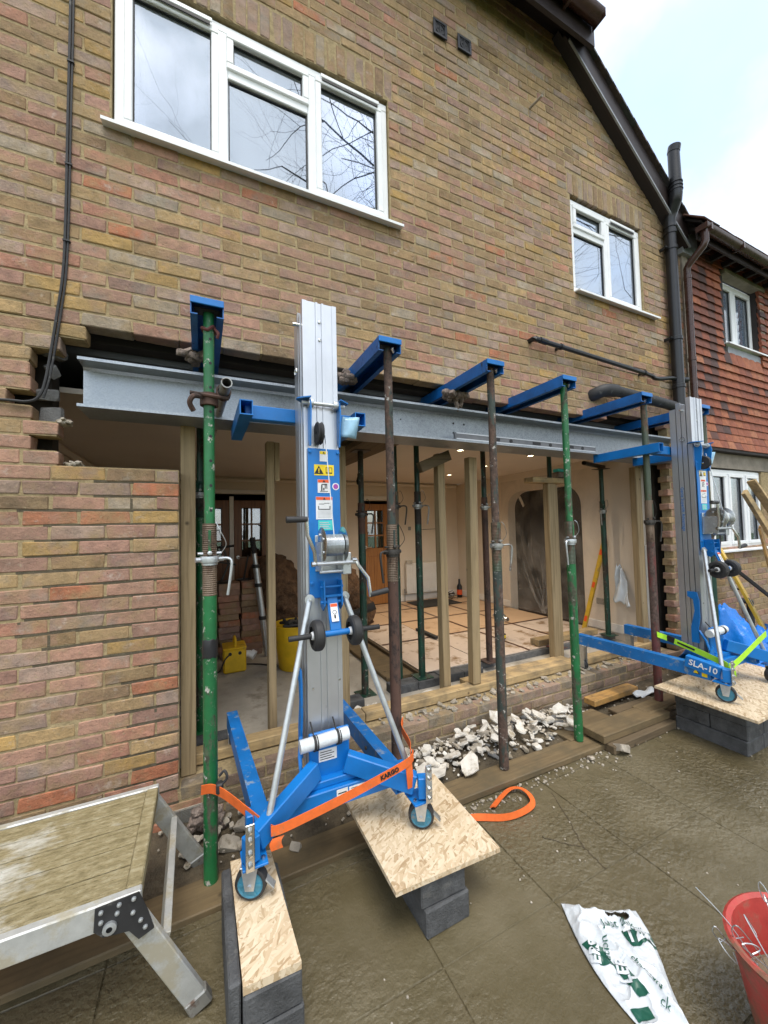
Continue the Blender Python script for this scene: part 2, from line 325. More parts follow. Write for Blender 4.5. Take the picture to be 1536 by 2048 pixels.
M['bark'] = plain('dark_bark', (0.05, 0.042, 0.034), 0.9, var=0.4, scale=12, bump=0.6)
M['mesh_floor'] = plain('rough_sawn_joist', (0.16, 0.10, 0.05), 0.85, var=0.35, scale=4)
def lamp_mat():
    m = NT('lit_downlight'); m.set(Base_Color=(1, 0.9, 0.7), Emission_Color=(1.0, 0.80, 0.52), Emission_Strength=9.0); return m.m
M['lamp'] = lamp_mat()
def tile_mat():
    m = NT('clay_hanging_tile'); t = m.attr('tint'); f = m.noise(20, 6, 0.65)
    c = m.mix(m.ramp(f, (0.3, 0.0), (0.7, 1.0)), m.mix(1.0, t, (0.65, 0.62, 0.62), 'MULTIPLY'), m.mix(1.0, t, (1.25, 1.22, 1.2), 'MULTIPLY'))
    m.set(Base_Color=c, Roughness=0.75); m.bump(m.noise(60, 5, 0.7), 0.4, 0.004); return m.m
M['tile'] = tile_mat()

# ------------------------------------------------------------------ geometry helpers
def world_of(o):
    v = Vector((0, 0, 0))
    while o is not None: v = v + o.location; o = o.parent
    return v
def thing(name, label, cat, loc, group=None):
    o = bpy.data.objects.new(name, None); COL.objects.link(o); o.location = loc; o.empty_display_size = 0.1
    o['label'] = label; o['category'] = cat
    if group: o['group'] = group
    return o
def tag(o, label, cat, group=None):
    o['label'] = label; o['category'] = cat
    if group: o['group'] = group
    return o

BOX_CH = None
class MB:
    """collects shapes in world metres; build() links them as ONE mesh object"""
    def __init__(s, mat=None): s.v = []; s.f = []; s.mi = []; s.c = []; s.mat = 0; s.tint = (1, 1, 1); s.M = mat
    def add(s, vs, fs):
        b = len(s.v)
        for p in vs:
            p = Vector(p)
            s.v.append(s.M @ p if s.M is not None else p)
        for f in fs:
            s.f.append([b+i for i in f]); s.mi.append(s.mat); s.c.append(s.tint)
        return s
    def box(s, x0, x1, y0, y1, z0, z1, ch=0.0, T=None):
        if x0 > x1: x0, x1 = x1, x0
        if y0 > y1: y0, y1 = y1, y0
        if z0 > z1: z0, z1 = z1, z0
        ch = min(ch, (x1-x0)*0.45, (y1-y0)*0.45, (z1-z0)*0.45)
        if ch <= 0:
            vs = [(x, y, z) for x in (x0, x1) for y in (y0, y1) for z in (z0, z1)]
            fs = [(0,1,3,2),(4,6,7,5),(0,4,5,1),(2,3,7,6),(0,2,6,4),(1,5,7,3)]
        else:
            vs, fs = chbox(x0, x1, y0, y1, z0, z1, ch)
        if T is not None: vs = [T @ Vector(p) for p in vs]
        return s.add(vs, fs)
    def bar(s, p0, p1, w, h, up=(0, 0, 1), ch=0.0, ext=0.0):
        p0 = Vector(p0); p1 = Vector(p1); d = (p1-p0); n = d.length; d.normalize()
        up = Vector(up)
        if abs(d.dot(up)) > 0.98: up = Vector((0, 1, 0)) if abs(d.y) < 0.9 else Vector((1, 0, 0))
        sx = d.cross(up).normalized(); uz = sx.cross(d).normalized()
        T = Matrix((sx, d, uz)).transposed().to_4x4(); T.translation = p0
        return s.box(-w/2, w/2, -ext, n+ext, -h/2, h/2, ch, T)
    def tube(s, pts, r, n=10, caps=True):
        pts = [Vector(p) for p in pts]; k = len(pts)
        rs = r if isinstance(r, (list, tuple)) else [r]*k
        t0 = (pts[1]-pts[0]).normalized()
        a = Vector((0, 0, 1)) if abs(t0.z) < 0.9 else Vector((1, 0, 0))
        u = t0.cross(a).normalized(); vs = []; fs = []
        for i, p in enumerate(pts):
            if i == 0: t = t0
            elif i == k-1: t = (pts[i]-pts[i-1]).normalized()
            else:
                t = (pts[i+1]-pts[i]).normalized()+(pts[i]-pts[i-1]).normalized()
                t = t.normalized() if t.length > 1e-6 else (pts[i]-pts[i-1]).normalized()
            u = (u - t*u.dot(t)); u = u.normalized() if u.length > 1e-6 else t.orthogonal().normalized()
            w = t.cross(u)
            for j in range(n):
                g = 2*math.pi*j/n
                vs.append(p+(u*math.cos(g)+w*math.sin(g))*rs[i])
        for i in range(k-1):
            for j in range(n):
                fs.append((i*n+j, i*n+(j+1) % n, (i+1)*n+(j+1) % n, (i+1)*n+j))
        if caps: fs.append(tuple(range(n-1, -1, -1))); fs.append(tuple((k-1)*n+j for j in range(n)))
        return s.add(vs, fs)
    def pipe(s, p0, p1, r, ri, n=14):
        """open-ended tube with a wall you can look into"""
        p0 = Vector(p0); p1 = Vector(p1); t = (p1-p0).normalized(); u = t.orthogonal().normalized(); w = t.cross(u)
        vs = []; fs = []
        for p, q in ((p0, r), (p1, r), (p1, ri), (p0, ri)):
            for j in range(n):
                g = 2*math.pi*j/n; vs.append(p+(u*math.cos(g)+w*math.sin(g))*q)
        for a in range(4):
            b = (a+1) % 4
            for j in range(n): fs.append((a*n+j, a*n+(j+1) % n, b*n+(j+1) % n, b*n+j))
        return s.add(vs, fs)
    def lathe(s, prof, o=(0, 0, 0), axis='z', n=20, closed=False):
        vs = []; fs = []; o = Vector(o)
        for r, z in prof:
            for j in range(n):
                g = 2*math.pi*j/n; a, b = r*math.cos(g), r*math.sin(g)
                vs.append(o+Vector({'z': (a, b, z), 'x': (z, a, b), 'y': (a, z, b)}[axis]))
        k = len(prof)
        for i in range(k if closed else k-1):
            i2 = (i+1) % k
            for j in range(n): fs.append((i*n+j, i*n+(j+1) % n, i2*n+(j+1) % n, i2*n+j))
        return s.add(vs, fs)
    def prism(s, poly, d, place):
        """poly: 2-D outline; d: thickness; place(u,v,w) -> point"""
        k = len(poly)
        vs = [place(u, v, 0) for u, v in poly]+[place(u, v, d) for u, v in poly]
        fs = [tuple(range(k-1, -1, -1)), tuple(range(k, 2*k))]+[(i, (i+1) % k, k+(i+1) % k, k+i) for i in range(k)]
        return s.add(vs, fs)
    def sheet(s, nu, nv, fn, thick=None):
        vs = [fn(i/nu, j/nv) for j in range(nv+1) for i in range(nu+1)]
        fs = [(j*(nu+1)+i, j*(nu+1)+i+1, (j+1)*(nu+1)+i+1, (j+1)*(nu+1)+i) for j in range(nv) for i in range(nu)]
        return s.add(vs, fs)
    def rock(s, c, sx, sy, sz, rg, rot=None):
        vs = []
        t = Euler((rg.uniform(-.5, .5), rg.uniform(-.5, .5), rg.uniform(0, 6.28))).to_matrix() if rot is None else rot
        for x in (-1, 1):
            for y in (-1, 1):
                for z in (-1, 1):
                    for ax in range(3):
                        k = [x*rg.uniform(.72, 1), y*rg.uniform(.72, 1), z*rg.uniform(.72, 1)]; k[ax] *= rg.uniform(.5, .72)
                        vs.append(Vector(c)+t @ Vector((k[0]*sx/2, k[1]*sy/2, k[2]*sz/2)))
        bm = bmesh.new()
        for v in vs: bm.verts.new(v)
        r = bmesh.ops.convex_hull(bm, input=bm.verts[:])
        bm.verts.index_update(); vv = [v.co.copy() for v in bm.verts]; ff = [[v.index for v in f.verts] for f in bm.faces]; bm.free()
        return s.add(vv, ff)
    def build_each(s, name, mat, parent, smooth):
        """one object per connected piece"""
        up = list(range(len(s.v)))
        def find(i):
            while up[i] != i: up[i] = up[up[i]]; i = up[i]
            return i
        for f in s.f:
            for i in f[1:]: up[find(i)] = find(f[0])
        groups = {}
        for k, f in enumerate(s.f): groups.setdefault(find(f[0]), []).append(k)
        out = None
        for ks in groups.values():
            m = MB(); ids = {}
            for k in ks:
                for i in s.f[k]:
                    if i not in ids: ids[i] = len(m.v); m.v.append(s.v[i])
                m.f.append([ids[i] for i in s.f[k]]); m.mi.append(0); m.c.append(s.c[k])
            out = m.build(name, mat, parent, smooth)
        return out
    def build(s, name, mat, parent=None, smooth=35, kind=None, solid=None, origin=None, each=False):
        if each: return s.build_each(name, mat, parent, smooth)
        o0 = world_of(parent) if parent is not None else Vector(origin or (0, 0, 0))
        me = bpy.data.meshes.new(name)
        me.from_pydata([p-o0 for p in s.v], [], s.f)
        mats = mat if isinstance(mat, (list, tuple)) else [mat]
        for m in mats: me.materials.append(M[m] if isinstance(m, str) else m)
        if len(mats) > 1: me.polygons.foreach_set('material_index', s.mi)
        if any(c != (1, 1, 1) for c in s.c):
            at = me.color_attributes.new('tint', 'FLOAT_COLOR', 'CORNER'); data = []
            for p, c in zip(me.polygons, s.c): data += [c[0], c[1], c[2], 1.0]*p.loop_total
            at.data.foreach_set('color', data)
        bm = bmesh.new(); bm.from_mesh(me); bmesh.ops.recalc_face_normals(bm, faces=bm.faces); bm.to_mesh(me); bm.free()
        if smooth:
            me.shade_smooth(); me.set_sharp_from_angle(angle=R(smooth))
        o = bpy.data.objects.new(name, me); COL.objects.link(o)
        if parent is not None: o.parent = parent
        elif origin: o.location = origin
        if kind: o['kind'] = kind
        if solid:
            md = o.modifiers.new('thickness', 'SOLIDIFY'); md.thickness = solid
        return o
def chbox(x0, x1, y0, y1, z0, z1, c):
    vs = []; idx = {}
    for i, x in enumerate((x0, x1)):
        for j, y in enumerate((y0, y1)):
            for k, z in enumerate((z0, z1)):
                dx = c if i == 0 else -c; dy = c if j == 0 else -c; dz = c if k == 0 else -c
                idx[i, j, k, 0] = len(vs); vs.append((x, y+dy, z+dz))
                idx[i, j, k, 1] = len(vs); vs.append((x+dx, y, z+dz))
                idx[i, j, k, 2] = len(vs); vs.append((x+dx, y+dy, z))
    fs = []
    for i in (0, 1): fs.append([idx[i, j, k, 0] for j, k in ((0,0),(0,1),(1,1),(1,0))])
    for j in (0, 1): fs.append([idx[i, j, k, 1] for i, k in ((0,0),(0,1),(1,1),(1,0))])
    for k in (0, 1): fs.append([idx[i, j, k, 2] for i, j in ((0,0),(0,1),(1,1),(1,0))])
    for i in (0, 1):
        for j in (0, 1): fs.append([idx[i,j,0,0], idx[i,j,0,1], idx[i,j,1,1], idx[i,j,1,0]])
    for i in (0, 1):
        for k in (0, 1): fs.append([idx[i,0,k,0], idx[i,0,k,2], idx[i,1,k,2], idx[i,1,k,0]])
    for j in (0, 1):
        for k in (0, 1): fs.append([idx[0,j,k,1], idx[0,j,k,2], idx[1,j,k,2], idx[1,j,k,1]])
    for i in (0, 1):
        for j in (0, 1):
            for k in (0, 1): fs.append([idx[i,j,k,0], idx[i,j,k,1], idx[i,j,k,2]])
    return vs, fs
def lettering(name, text, size, parent, place, mat, ext=0.0008, align='CENTER', bold=0.0):
    """text as a mesh; place: 4x4 matrix (x right, y up, z out of the surface)"""
    cu = bpy.data.curves.new('txt', 'FONT'); cu.body = text; cu.size = size; cu.align_x = align; cu.align_y = 'CENTER'
    cu.extrude = ext; cu.offset = bold; cu.resolution_u = 2
    ob = bpy.data.objects.new('txt', cu); COL.objects.link(ob)
    dg = bpy.context.evaluated_depsgraph_get(); me = bpy.data.meshes.new_from_object(ob.evaluated_get(dg))
    bpy.data.objects.remove(ob); bpy.data.curves.remove(cu)
    me.transform(place); me.transform(Matrix.Translation(-world_of(parent)))
    me.materials.clear(); me.materials.append(M[mat]); me.name = name
    o = bpy.data.objects.new(name, me); COL.objects.link(o); o.parent = parent
    return o
def frame_at(p, right, up):
    r = Vector(right).normalized(); u = Vector(up).normalized(); n = r.cross(u).normalized(); u = n.cross(r)
    m = Matrix((r, u, n)).transposed().to_4x4(); m.translation = Vector(p); return m
def ribbon(pts, w, side, t=0.0015):
    """a webbing strap: pts along it, side: width direction(s)"""
    mb = MB(); pts = [Vector(p) for p in pts]; vs = []; fs = []
    sd = [Vector(q).normalized() for q in side] if isinstance(side[0], (tuple, list, Vector)) else [Vector(side).normalized()]*len(pts)
    for i, p in enumerate(pts):
        d = (pts[min(i+1, len(pts)-1)]-pts[max(i-1, 0)]).normalized(); n = d.cross(sd[i])
        n = n.normalized() if n.length > 1e-5 else Vector((0, -1, 0))
        for a, b in ((-1, -1), (1, -1), (1, 1), (-1, 1)): vs.append(p+sd[i]*a*w/2+n*b*t)
    for i in range(len(pts)-1):
        for j in range(4): fs.append((i*4+j, i*4+(j+1) % 4, (i+1)*4+(j+1) % 4, (i+1)*4+j))
    fs.append((3, 2, 1, 0)); k = (len(pts)-1)*4; fs.append((k, k+1, k+2, k+3))
    return mb.add(vs, fs)
def smooth_pts(pts, n=6):
    """Catmull-Rom through pts"""
    P = [Vector(p) for p in pts]; out = []
    for i in range(len(P)-1):
        a = P[max(i-1, 0)]; b = P[i]; c = P[i+1]; d = P[min(i+2, len(P)-1)]
        for k in range(n):
            t = k/n
            out.append(0.5*((2*b)+(c-a)*t+(2*a-5*b+4*c-d)*t*t+(3*b-a-3*c+d)*t**3))
    out.append(P[-1]); return out

# ------------------------------------------------------------------ the ground
def h_ground(x, y):
    return 0.004*noise.noise(Vector((x*2.3, y*2.3, 1)))+0.003*noise.noise(Vector((x*9, y*9, 4)))
g = MB(); g.sheet(60, 60, lambda u, v: Vector((-60+120*u, -60+120.0*v, -0.030)))
g.build('ground', 'lawn', kind='structure')
g = MB(); g.sheet(90, 60, lambda u, v: Vector((-3.4+12.0*u, -6.4+6.3*v, -0.0055)))
patio = g.build('patio', 'slurry', kind='structure')
SL = 0.55
def slab_mesh(seed):
    rg = random.Random(seed); w = SL-rg.uniform(0.001, 0.0035); n = 4
    mb = MB(); vs = []; fs = []
    e = [0, 0.006, 0.5, 0.994, 1]
    for j in range(5):
        for i in range(5):
            edge = (i in (0, 4)) or (j in (0, 4))
            vs.append(((e[i]-0.5)*w, (e[j]-0.5)*w, -0.0058 if edge else 0.001*rg.uniform(-1, 1)))
    for j in range(4):
        for i in range(4): fs.append((j*5+i, j*5+i+1, (j+1)*5+i+1, (j+1)*5+i))
    mb.add(vs, fs); o = mb.build('paving_slab', 'slurry', patio); me = o.data; bpy.data.objects.remove(o); return me
slabs = [slab_mesh(k) for k in range(5)]
for iy in range(-7, 2):
    for ix in range(-5, 13):
        cx = 0.78+SL*(ix+0.5); cy = -1.19+SL*(iy+0.5)
        if cy > -0.30 or cy < -4.6: continue
        o = bpy.data.objects.new('paving_slab', rnd.choice(slabs)); COL.objects.link(o); o.parent = patio
        o.location = (cx, cy, rnd.uniform(-0.0012, 0.0012)); o.rotation_euler = (rnd.uniform(-.002, .002), rnd.uniform(-.002, .002), rnd.choice((0, 1, 2, 3))*math.pi/2)
for pl in ([(1.86, -.72), (1.77, -.91), (1.69, -1.05), (1.675, -1.13), (1.665, -1.19)], [(1.55, -.93), (1.62, -1.01), (1.68, -1.07)]):
    k = MB(); k.tube([(p.x+rnd.uniform(-.005, .005), p.y+rnd.uniform(-.005, .005), .0022) for p in smooth_pts([(a, b, 0) for a, b in pl], 5)], .0018, 5); k.build('crack', 'soil', patio)
# soil and crumbs between the paving and the wall
s = MB()
def soil_pt(u, v):
    x = -1.6+7.6*u; y = -0.50+0.56*v
    e = min(1.0, min(u*30, (1-u)*30)); ev = math.sin(math.pi*min(1, max(0, v*0.5+0.5)))
    z = 0.012+0.018*noise.noise(Vector((x*5, y*5, 2)))+0.010*noise.noise(Vector((x*17, y*17, 5)))
    if 1.0 < x < 2.7: z += 0.05*math.exp(-((y+0.2)/0.16)**2)*min(1, (x-1.0)*3)*min(1, (2.7-x)*4)
    return Vector((x, y, z if v > 0.02 else -0.012))
s.sheet(240, 22, soil_pt)
s.build('soil_strip', 'soil', kind='structure')

# ------------------------------------------------------------------ the house
house = thing('brick_house', 'brown and red brick gabled house with its ground floor wall knocked out', 'house', (2.2, 0.0, 0.0))
PAL = [((0.325, 0.240, 0.130), 28), ((0.285, 0.205, 0.112), 18), ((0.365, 0.268, 0.135), 17), ((0.385, 0.268, 0.105), 10),
       ((0.355, 0.222, 0.162), 20), ((0.325, 0.205, 0.158), 15), ((0.365, 0.198, 0.138), 5), ((0.322, 0.250, 0.200), 14),
       ((0.335, 0.295, 0.225), 9), ((0.225, 0.162, 0.098), 8), ((0.385, 0.165, 0.092), 1), ((0.285, 0.192, 0.158), 6)]
PAL = [((r*0.99, g*0.945, b*0.94), w) for (r, g, b), w in PAL]
PALW = [w for _, w in PAL]
PAL += [((0.215, 0.185, 0.140), 0), ((0.185, 0.155, 0.115), 0), ((0.235, 0.170, 0.130), 0)]   # dirty bricks of the plinth
def pick_tint(rg, x, z, reddish=0.0):
    k = rg.choices(range(12), PALW)[0]
    if rg.random() < reddish: k = rg.choice((4, 4, 5, 5, 6, 11, 7, 10))
    if z > 4.9 and rg.random() < 0.6: k = rg.choice((0, 1, 1, 9, 0, 7, 8))
    return k
def brick_geo(w, h, rg, d=0.098):
    vs, fs = chbox(-w/2, w/2, 0, d, -h/2, h/2, 0.0045)
    sh = [(rg.uniform(-.0042, .0042), rg.uniform(-.0020, .0015), rg.uniform(-.0036, .0036)) for _ in range(8)]
    out = []
    for p in vs:
        i = (4 if p[0] > 0 else 0)+(2 if p[1] > d/2 else 0)+(1 if p[2] > 0 else 0); q = sh[i]
        out.append(Vector((p[0]+q[0], p[1]+q[1], p[2]+q[2])))
    return out, fs
W1 = (-0.435, 1.262, 3.790, 4.735); W2 = (3.208, 4.304, 3.790, 4.722); W3 = (5.420, 6.680, 1.225, 2.205)
TOOTH = [-.639, -.748, -.641, -.743, -.838, -.748, -.758, -.752, -.637, -.531]
XL, XR = -2.3, 7.6
def slope_top(x):   # roof line of the gable, above which there is no wall
    return 6.32 if x < 3.30 else 6.32-(x-3.30)*0.757
def intervals(z0, z1, kind, i):
    zc = (z0+z1)/2; iv = [(XL, 5.16)]
    def cut(a, b):
        nonlocal iv; out = []
        for p, q in iv:
            if b <= p or a >= q: out.append((p, q))
            else:
                if a-p > 0.03: out.append((p, a))
                if q-b > 0.03: out.append((b, q))
        iv = out
    if kind == 'low':
        iv = [(XL, XR)]
        if z1 > 0.21: cut(-0.110, 4.55+(0.0 if int(zc/0.075) % 2 else 0.055))
        if W3[2] < zc < W3[3]: cut(W3[0], W3[1])
        if zc > 2.2: cut(W3[0]-0.3, W3[1]+0.6)
    elif kind == 'mid':
        iv = [(XL, 5.40)]
        lim = 4.55+(0.0 if i % 2 else 0.07)
        if i == 9: cut(TOOTH[9], 1.75); cut(3.60, lim)
        else: cut(TOOTH[i], lim)
    else:
        for w in (W1, W2):
            top = w[3]+(0.235 if zc > w[2] else 0)
            if w[2]-0.005 < zc < top: cut(w[0]-(0.035 if zc > w[3] else 0), w[1]+(0.035 if zc > w[3] else 0))
        sl = slope_top(5.0)
        if zc > 5.0:
            xm = 3.30+(6.32-z1)/0.757
            iv = [(a, min(b, xm)) for a, b in iv if a < xm-0.05]
    return iv
SPEC = []   # (x0, x1, zc, h, tint index, y offset)
rb = random.Random(21)
def lay(z0, h, kind, i, row):
    off = 0.0 if row % 2 == 0 else 0.1125
    base = -0.110-0.225*20+off
    for a, b in intervals(z0, z0+h, kind, i):
        edges = [a]; k = math.floor((a-base)/0.225)+1
        while base+k*0.225 < b-0.035:
            e = base+k*0.225
            if e-edges[-1] > 0.045: edges.append(e)
            k += 1
        edges.append(b)
        for p, q in zip(edges[:-1], edges[1:]):
            x0 = p+0.0045; x1 = q-0.0045
            if a == p and kind == 'mid': x0 = p
            red = 0.30 if (z0 < 3.8 and p < 3.4) else 0.08
            if p < -0.05 and z0 < 2.0: red = 0.58
            SPEC.append((x0, x1, z0+h/2, h, rb.choice((12, 12, 13, 13, 14, 7)) if (z0 < 0.2 and -0.12 < p < 4.6) else pick_tint(rb, p, z0, red), rb.uniform(-0.0035, 0.0015)))
row = 0
for n in range(25, -1, -1): lay(1.860-0.075*n, 0.0665, 'low', n, row); row += 1
for i in range(10): lay(1.936+0.0732*i, 0.0635, 'mid', i, row); row += 1
zz = 2.668
while zz < 6.32: lay(zz, 0.0662, 'up', 0, row); row += 1; zz += 0.075
# the dark, deeper set bricks of the broken toothing need their own ends, so they sit in the same list
cam = Vector((0, -2.42, 1.58))
def size_seen(s):
    x = (s[0]+s[1])/2; v = Vector((x, 0, s[2]))-cam
    f = Vector((math.sin(R(25.46)), math.cos(R(25.46)), 0.042)); d = v.dot(f)
    px = 768+769*(v.x*0.903+(-v.y)*0.43-0)/d if d > 0 else 9e9
    inside = -0.02 < (v.x*math.cos(R(25.46))-v.y*math.sin(R(25.46)))/d*0.5+0.5 < 1.02 and abs(v.z/d) < 1.36
    return ((s[1]-s[0])*s[3]*abs(v.y)/(v.length*d*d)) if inside else 0.0
SPEC.sort(key=size_seen, reverse=True)
vari = {}
def brick_mesh(ti, v):
    if (ti, v) not in vari:
        rg = random.Random(ti*31+v); mb = MB(); mb.tint = PAL[ti][0]; k = rg.uniform(0.85, 1.15); mb.tint = tuple(c*k for c in mb.tint)
        vs, fs = brick_geo(0.215, 0.065, rg); mb.add(vs, fs); o = mb.build('brick', 'brick', None, smooth=20); vari[ti, v] = o.data; bpy.data.objects.remove(o)
    return vari[ti, v]
rest = MB()
for n, (x0, x1, zc, h, ti, dy) in enumerate(SPEC):
    w = x1-x0
    if n < 290:
        o = bpy.data.objects.new('brick', brick_mesh(ti, rb.randrange(6))); COL.objects.link(o); o.parent = house
        o.location = Vector(((x0+x1)/2, dy, zc))-house.location; o.scale = (w/0.215, 1, h/0.065)
        o.rotation_euler = (rb.uniform(-.008, .008), rb.uniform(-.006, .006), rb.uniform(-.008, .008))
    else:
        k = rb.uniform(0.82, 1.18); rest.tint = tuple(c*k for c in PAL[ti][0])
        vs, fs = brick_geo(w, h, rb)
        T = Matrix.Translation(((x0+x1)/2, dy, zc)) @ Euler((rb.uniform(-.008, .008), rb.uniform(-.006, .006), 0)).to_matrix().to_4x4()
        rest.add([T @ v for v in vs], fs)
# soldier courses over the two upstairs windows
for w in (W1, W2):
    x = w[0]-0.030; 
    while x < w[1]+0.02:
        ti = rb.choice((0, 1, 8, 7, 9, 7)); k = rb.uniform(0.8, 1.12); rest.tint = tuple(c*k for c in PAL[ti][0])
        vs, fs = brick_geo(0.0635, 0.212, rb)
        T = Matrix.Translation((x+0.034, rb.uniform(-.004, .003), w[3]+0.130)); rest.add([T @ v for v in vs], fs); x += 0.0738
rest.build('brickwork', 'brick', house, smooth=20, kind='stuff')
# mortar bed, recessed behind the brick faces (one sheet with thickness, cut round the openings)
def slabs_wall(mb, y0, y1, dz=0.0):
    for (a, b, z0, z1) in (
        (XL, -0.112, -0.3, 1.931), (-0.112, 4.58, -0.3, 0.199), (4.60, W3[0], -0.3, 2.665), (W3[0], W3[1], -0.3, W3[2]), (W3[1], XR, -0.3, 2.205),
        (XL, -0.70, 2.668, 4.0), (-0.70, W1[0], 2.675, 4.0), (XL, W1[0], 4.0, W1[3]+0.02), (W1[0], W1[1], 2.675, W1[2]), (W1[1], W2[0], 2.675, W1[3]+0.02),
        (W2[0], W2[1], 2.675, W2[2]), (W2[1], 5.155, 2.675, W1[3]+0.02), (XL, 5.155, W1[3]+0.02, 4.90)):
        mb.box(a, b, y0, y1, z0, z1)
    for i in range(10):
        a = TOOTH[i]-0.012
        mb.box(XL, a, y0, y1, 1.931+0.0732*i, 1.931+0.0732*(i+1))
    mb.box(1.76, 3.59, y0, y1, 2.600, 2.675)
    mb.prism([(XL, 4.90), (5.155, 4.90), (3.30, 6.31), (XL, 6.31)], y1-y0, lambda u, v, w: (u, y0+w, v))
mb = MB(); slabs_wall(mb, 0.0030, 0.095); mb.box(-0.112, 4.58, 0.0955, 0.199, -0.3, 0.196); mb.build('mortar_bed', 'mortar', house, smooth=0)
mb = MB()  # freshly raked joints beside the opening, recess shade put into their dark colour
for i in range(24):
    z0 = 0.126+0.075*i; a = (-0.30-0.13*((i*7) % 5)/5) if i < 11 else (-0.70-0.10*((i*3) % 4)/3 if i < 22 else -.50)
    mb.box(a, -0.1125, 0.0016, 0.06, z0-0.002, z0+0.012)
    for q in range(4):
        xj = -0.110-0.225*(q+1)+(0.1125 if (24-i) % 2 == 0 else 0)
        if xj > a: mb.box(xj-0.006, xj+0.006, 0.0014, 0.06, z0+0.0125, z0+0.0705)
mb.build('raked_joint', 'mortar_shade', house, smooth=0)
# inner leaf, lintel, cavity, floors: the shell round the room
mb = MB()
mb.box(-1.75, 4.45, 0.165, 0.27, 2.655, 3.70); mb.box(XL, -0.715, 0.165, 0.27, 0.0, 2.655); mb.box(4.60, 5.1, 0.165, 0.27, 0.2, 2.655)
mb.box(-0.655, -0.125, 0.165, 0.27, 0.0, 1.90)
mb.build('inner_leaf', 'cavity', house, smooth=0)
mb = MB()
mb.box(XL, 5.15, 0.28, 3.85, 2.62, 2.66); mb.box(XL, 5.15, 3.82, 3.95, 2.66, 6.3); mb.box(-2.35, -2.31, 0.1, 3.95, -0.2, 6.3)
mb.box(5.02, 5.14, 0.1, 3.95, 2.66, 5.0); mb.box(XL, 3.24, 0.1, 3.9, 6.32, 6.36)
for xr in (1.75, 2.9): mb.box(xr, xr+0.06, 0.28, 3.8, 2.66, 6.3)
mb.prism([(5.15, 4.80), (5.20, 4.84), (3.26, 6.30), (3.20, 6.27)], 3.8, lambda u, v, w: (u, 0.1+w, v))
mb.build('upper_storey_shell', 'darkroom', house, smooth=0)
mb = MB()   # joists that show above the steel beam, shade painted into their colour
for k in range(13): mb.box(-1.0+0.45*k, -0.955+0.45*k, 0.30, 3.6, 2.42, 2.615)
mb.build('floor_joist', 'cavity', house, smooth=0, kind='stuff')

# ------------------------------------------------------------------ windows
def window(x0, x1, z0, z1, lights, y=0.022, sill=(0.04, 0.03), vents=(), drop=0.0, glass='glass'):
    """lights: list of (x0, x1, transom z or None)"""
    f = 0.052; fr = MB()
    fr.box(x0, x1, y, y+0.06, z1-f, z1, 0.004); fr.box(x0, x1, y, y+0.06, z0, z0+f, 0.004)
    fr.box(x0, x0+f, y+.001, y+0.059, z0+f, z1-f, 0.004); fr.box(x1-f, x1, y+.001, y+0.059, z0+f, z1-f, 0.004)
    for (a, b, t) in lights[1:]: fr.box(a-0.030, a+0.030, y-.001, y+0.0585, z0+f, z1-f, 0.004)
    for (a, b, t) in lights:
        if t: fr.box(a+0.030, b-0.030, y-.0005, y+0.058, t-0.03, t+0.03, 0.004)
    w = fr.build('window', 'upvc', house)
    for (a, b, t) in lights:
        a2 = a+(f if a == x0 else 0.030); b2 = b-(f if b == x1 else 0.030)
        cells = [(z0+f, z1-f)] if not t else [(z0+f, t-0.03), (t+0.03, z1-f)]
        for ci, (c, d) in enumerate(cells):
            s = MB(); e = 0.034; yy = y-0.012; opening = (t and ci == 1) or (not t and (a, b, t) != lights[0] and len(lights) > 2)
            if opening or not t:
                yy = y-0.014 if opening else y-0.006
                s.box(a2-0.008, b2+0.008, yy, yy+0.05, d-e, d+0.008, 0.005); s.box(a2-0.008, b2+0.008, yy, yy+0.05, c-0.008, c+e, 0.005)
                s.box(a2-0.008, a2+e, yy+.001, yy+0.049, c+e, d-e, 0.005); s.box(b2-e, b2+0.008, yy+.001, yy+0.049, c+e, d-e, 0.005)
                s.build('sash', 'upvc', w); g0 = e
            else: g0 = 0.004
            p = MB(); p.box(a2+g0-.003, b2-g0+.003, y+0.022, y+0.027, c+g0-.003, d-g0+.003); p.build('pane', glass, w, smooth=0)
            k = MB(); q = 0.006     # black gasket round the glass
            for u0, u1, v0, v1 in ((a2+g0, b2-g0, c+g0, c+g0+q), (a2+g0, b2-g0, d-g0-q, d-g0), (a2+g0, a2+g0+q, c+g0+q, d-g0-q), (b2-g0-q, b2-g0, c+g0+q, d-g0-q)):
                k.box(u0, u1, y+0.0135, y+0.0215, v0, v1)
            k.build('gasket', 'rubber', w, smooth=0)
    for (a, b) in vents:
        v = MB(); v.box(a, b, y-0.022, y-0.0145, z1-0.048, z1-0.020, 0.003); v.build('trickle_vent', 'upvc', w)
        v = MB(); v.box(a+0.01, b-0.012, y-0.020, y-0.0146, z1-0.066, z1-0.050); v.build('vent_slot', 'rubber', w)
    s = MB(); s.prism([(y+0.03, z0-0.002), (-0.052, z0-0.012), (-0.060, z0-0.016), (-0.060, z0-0.034), (-0.050, z0-0.034), (-0.048, z0-0.024), (y+0.03, z0-0.014)],
                      x1-x0+sill[0]+sill[1], lambda u, v, t: (x0-sill[0]+t, u, v))
    s.build('window_sill', 'upvc', w)
    return w
w1 = window(W1[0]+.008, W1[1]-.004, 3.800, 4.733, [(W1[0]+.008, 0.128, None), (0.128, 0.690, 4.425), (0.690, W1[1]-.004, None)], sill=(0.045, 0.082), vents=((-0.30, 0.07), (0.75, 1.19)))
w2 = window(W2[0]+.006, W2[1]-.004, 3.800, 4.720, [(W2[0]+.006, 3.735, 4.425), (3.735, W2[1]-.004, None)], sill=(0.0, 0.185), vents=((3.80, 4.20),))
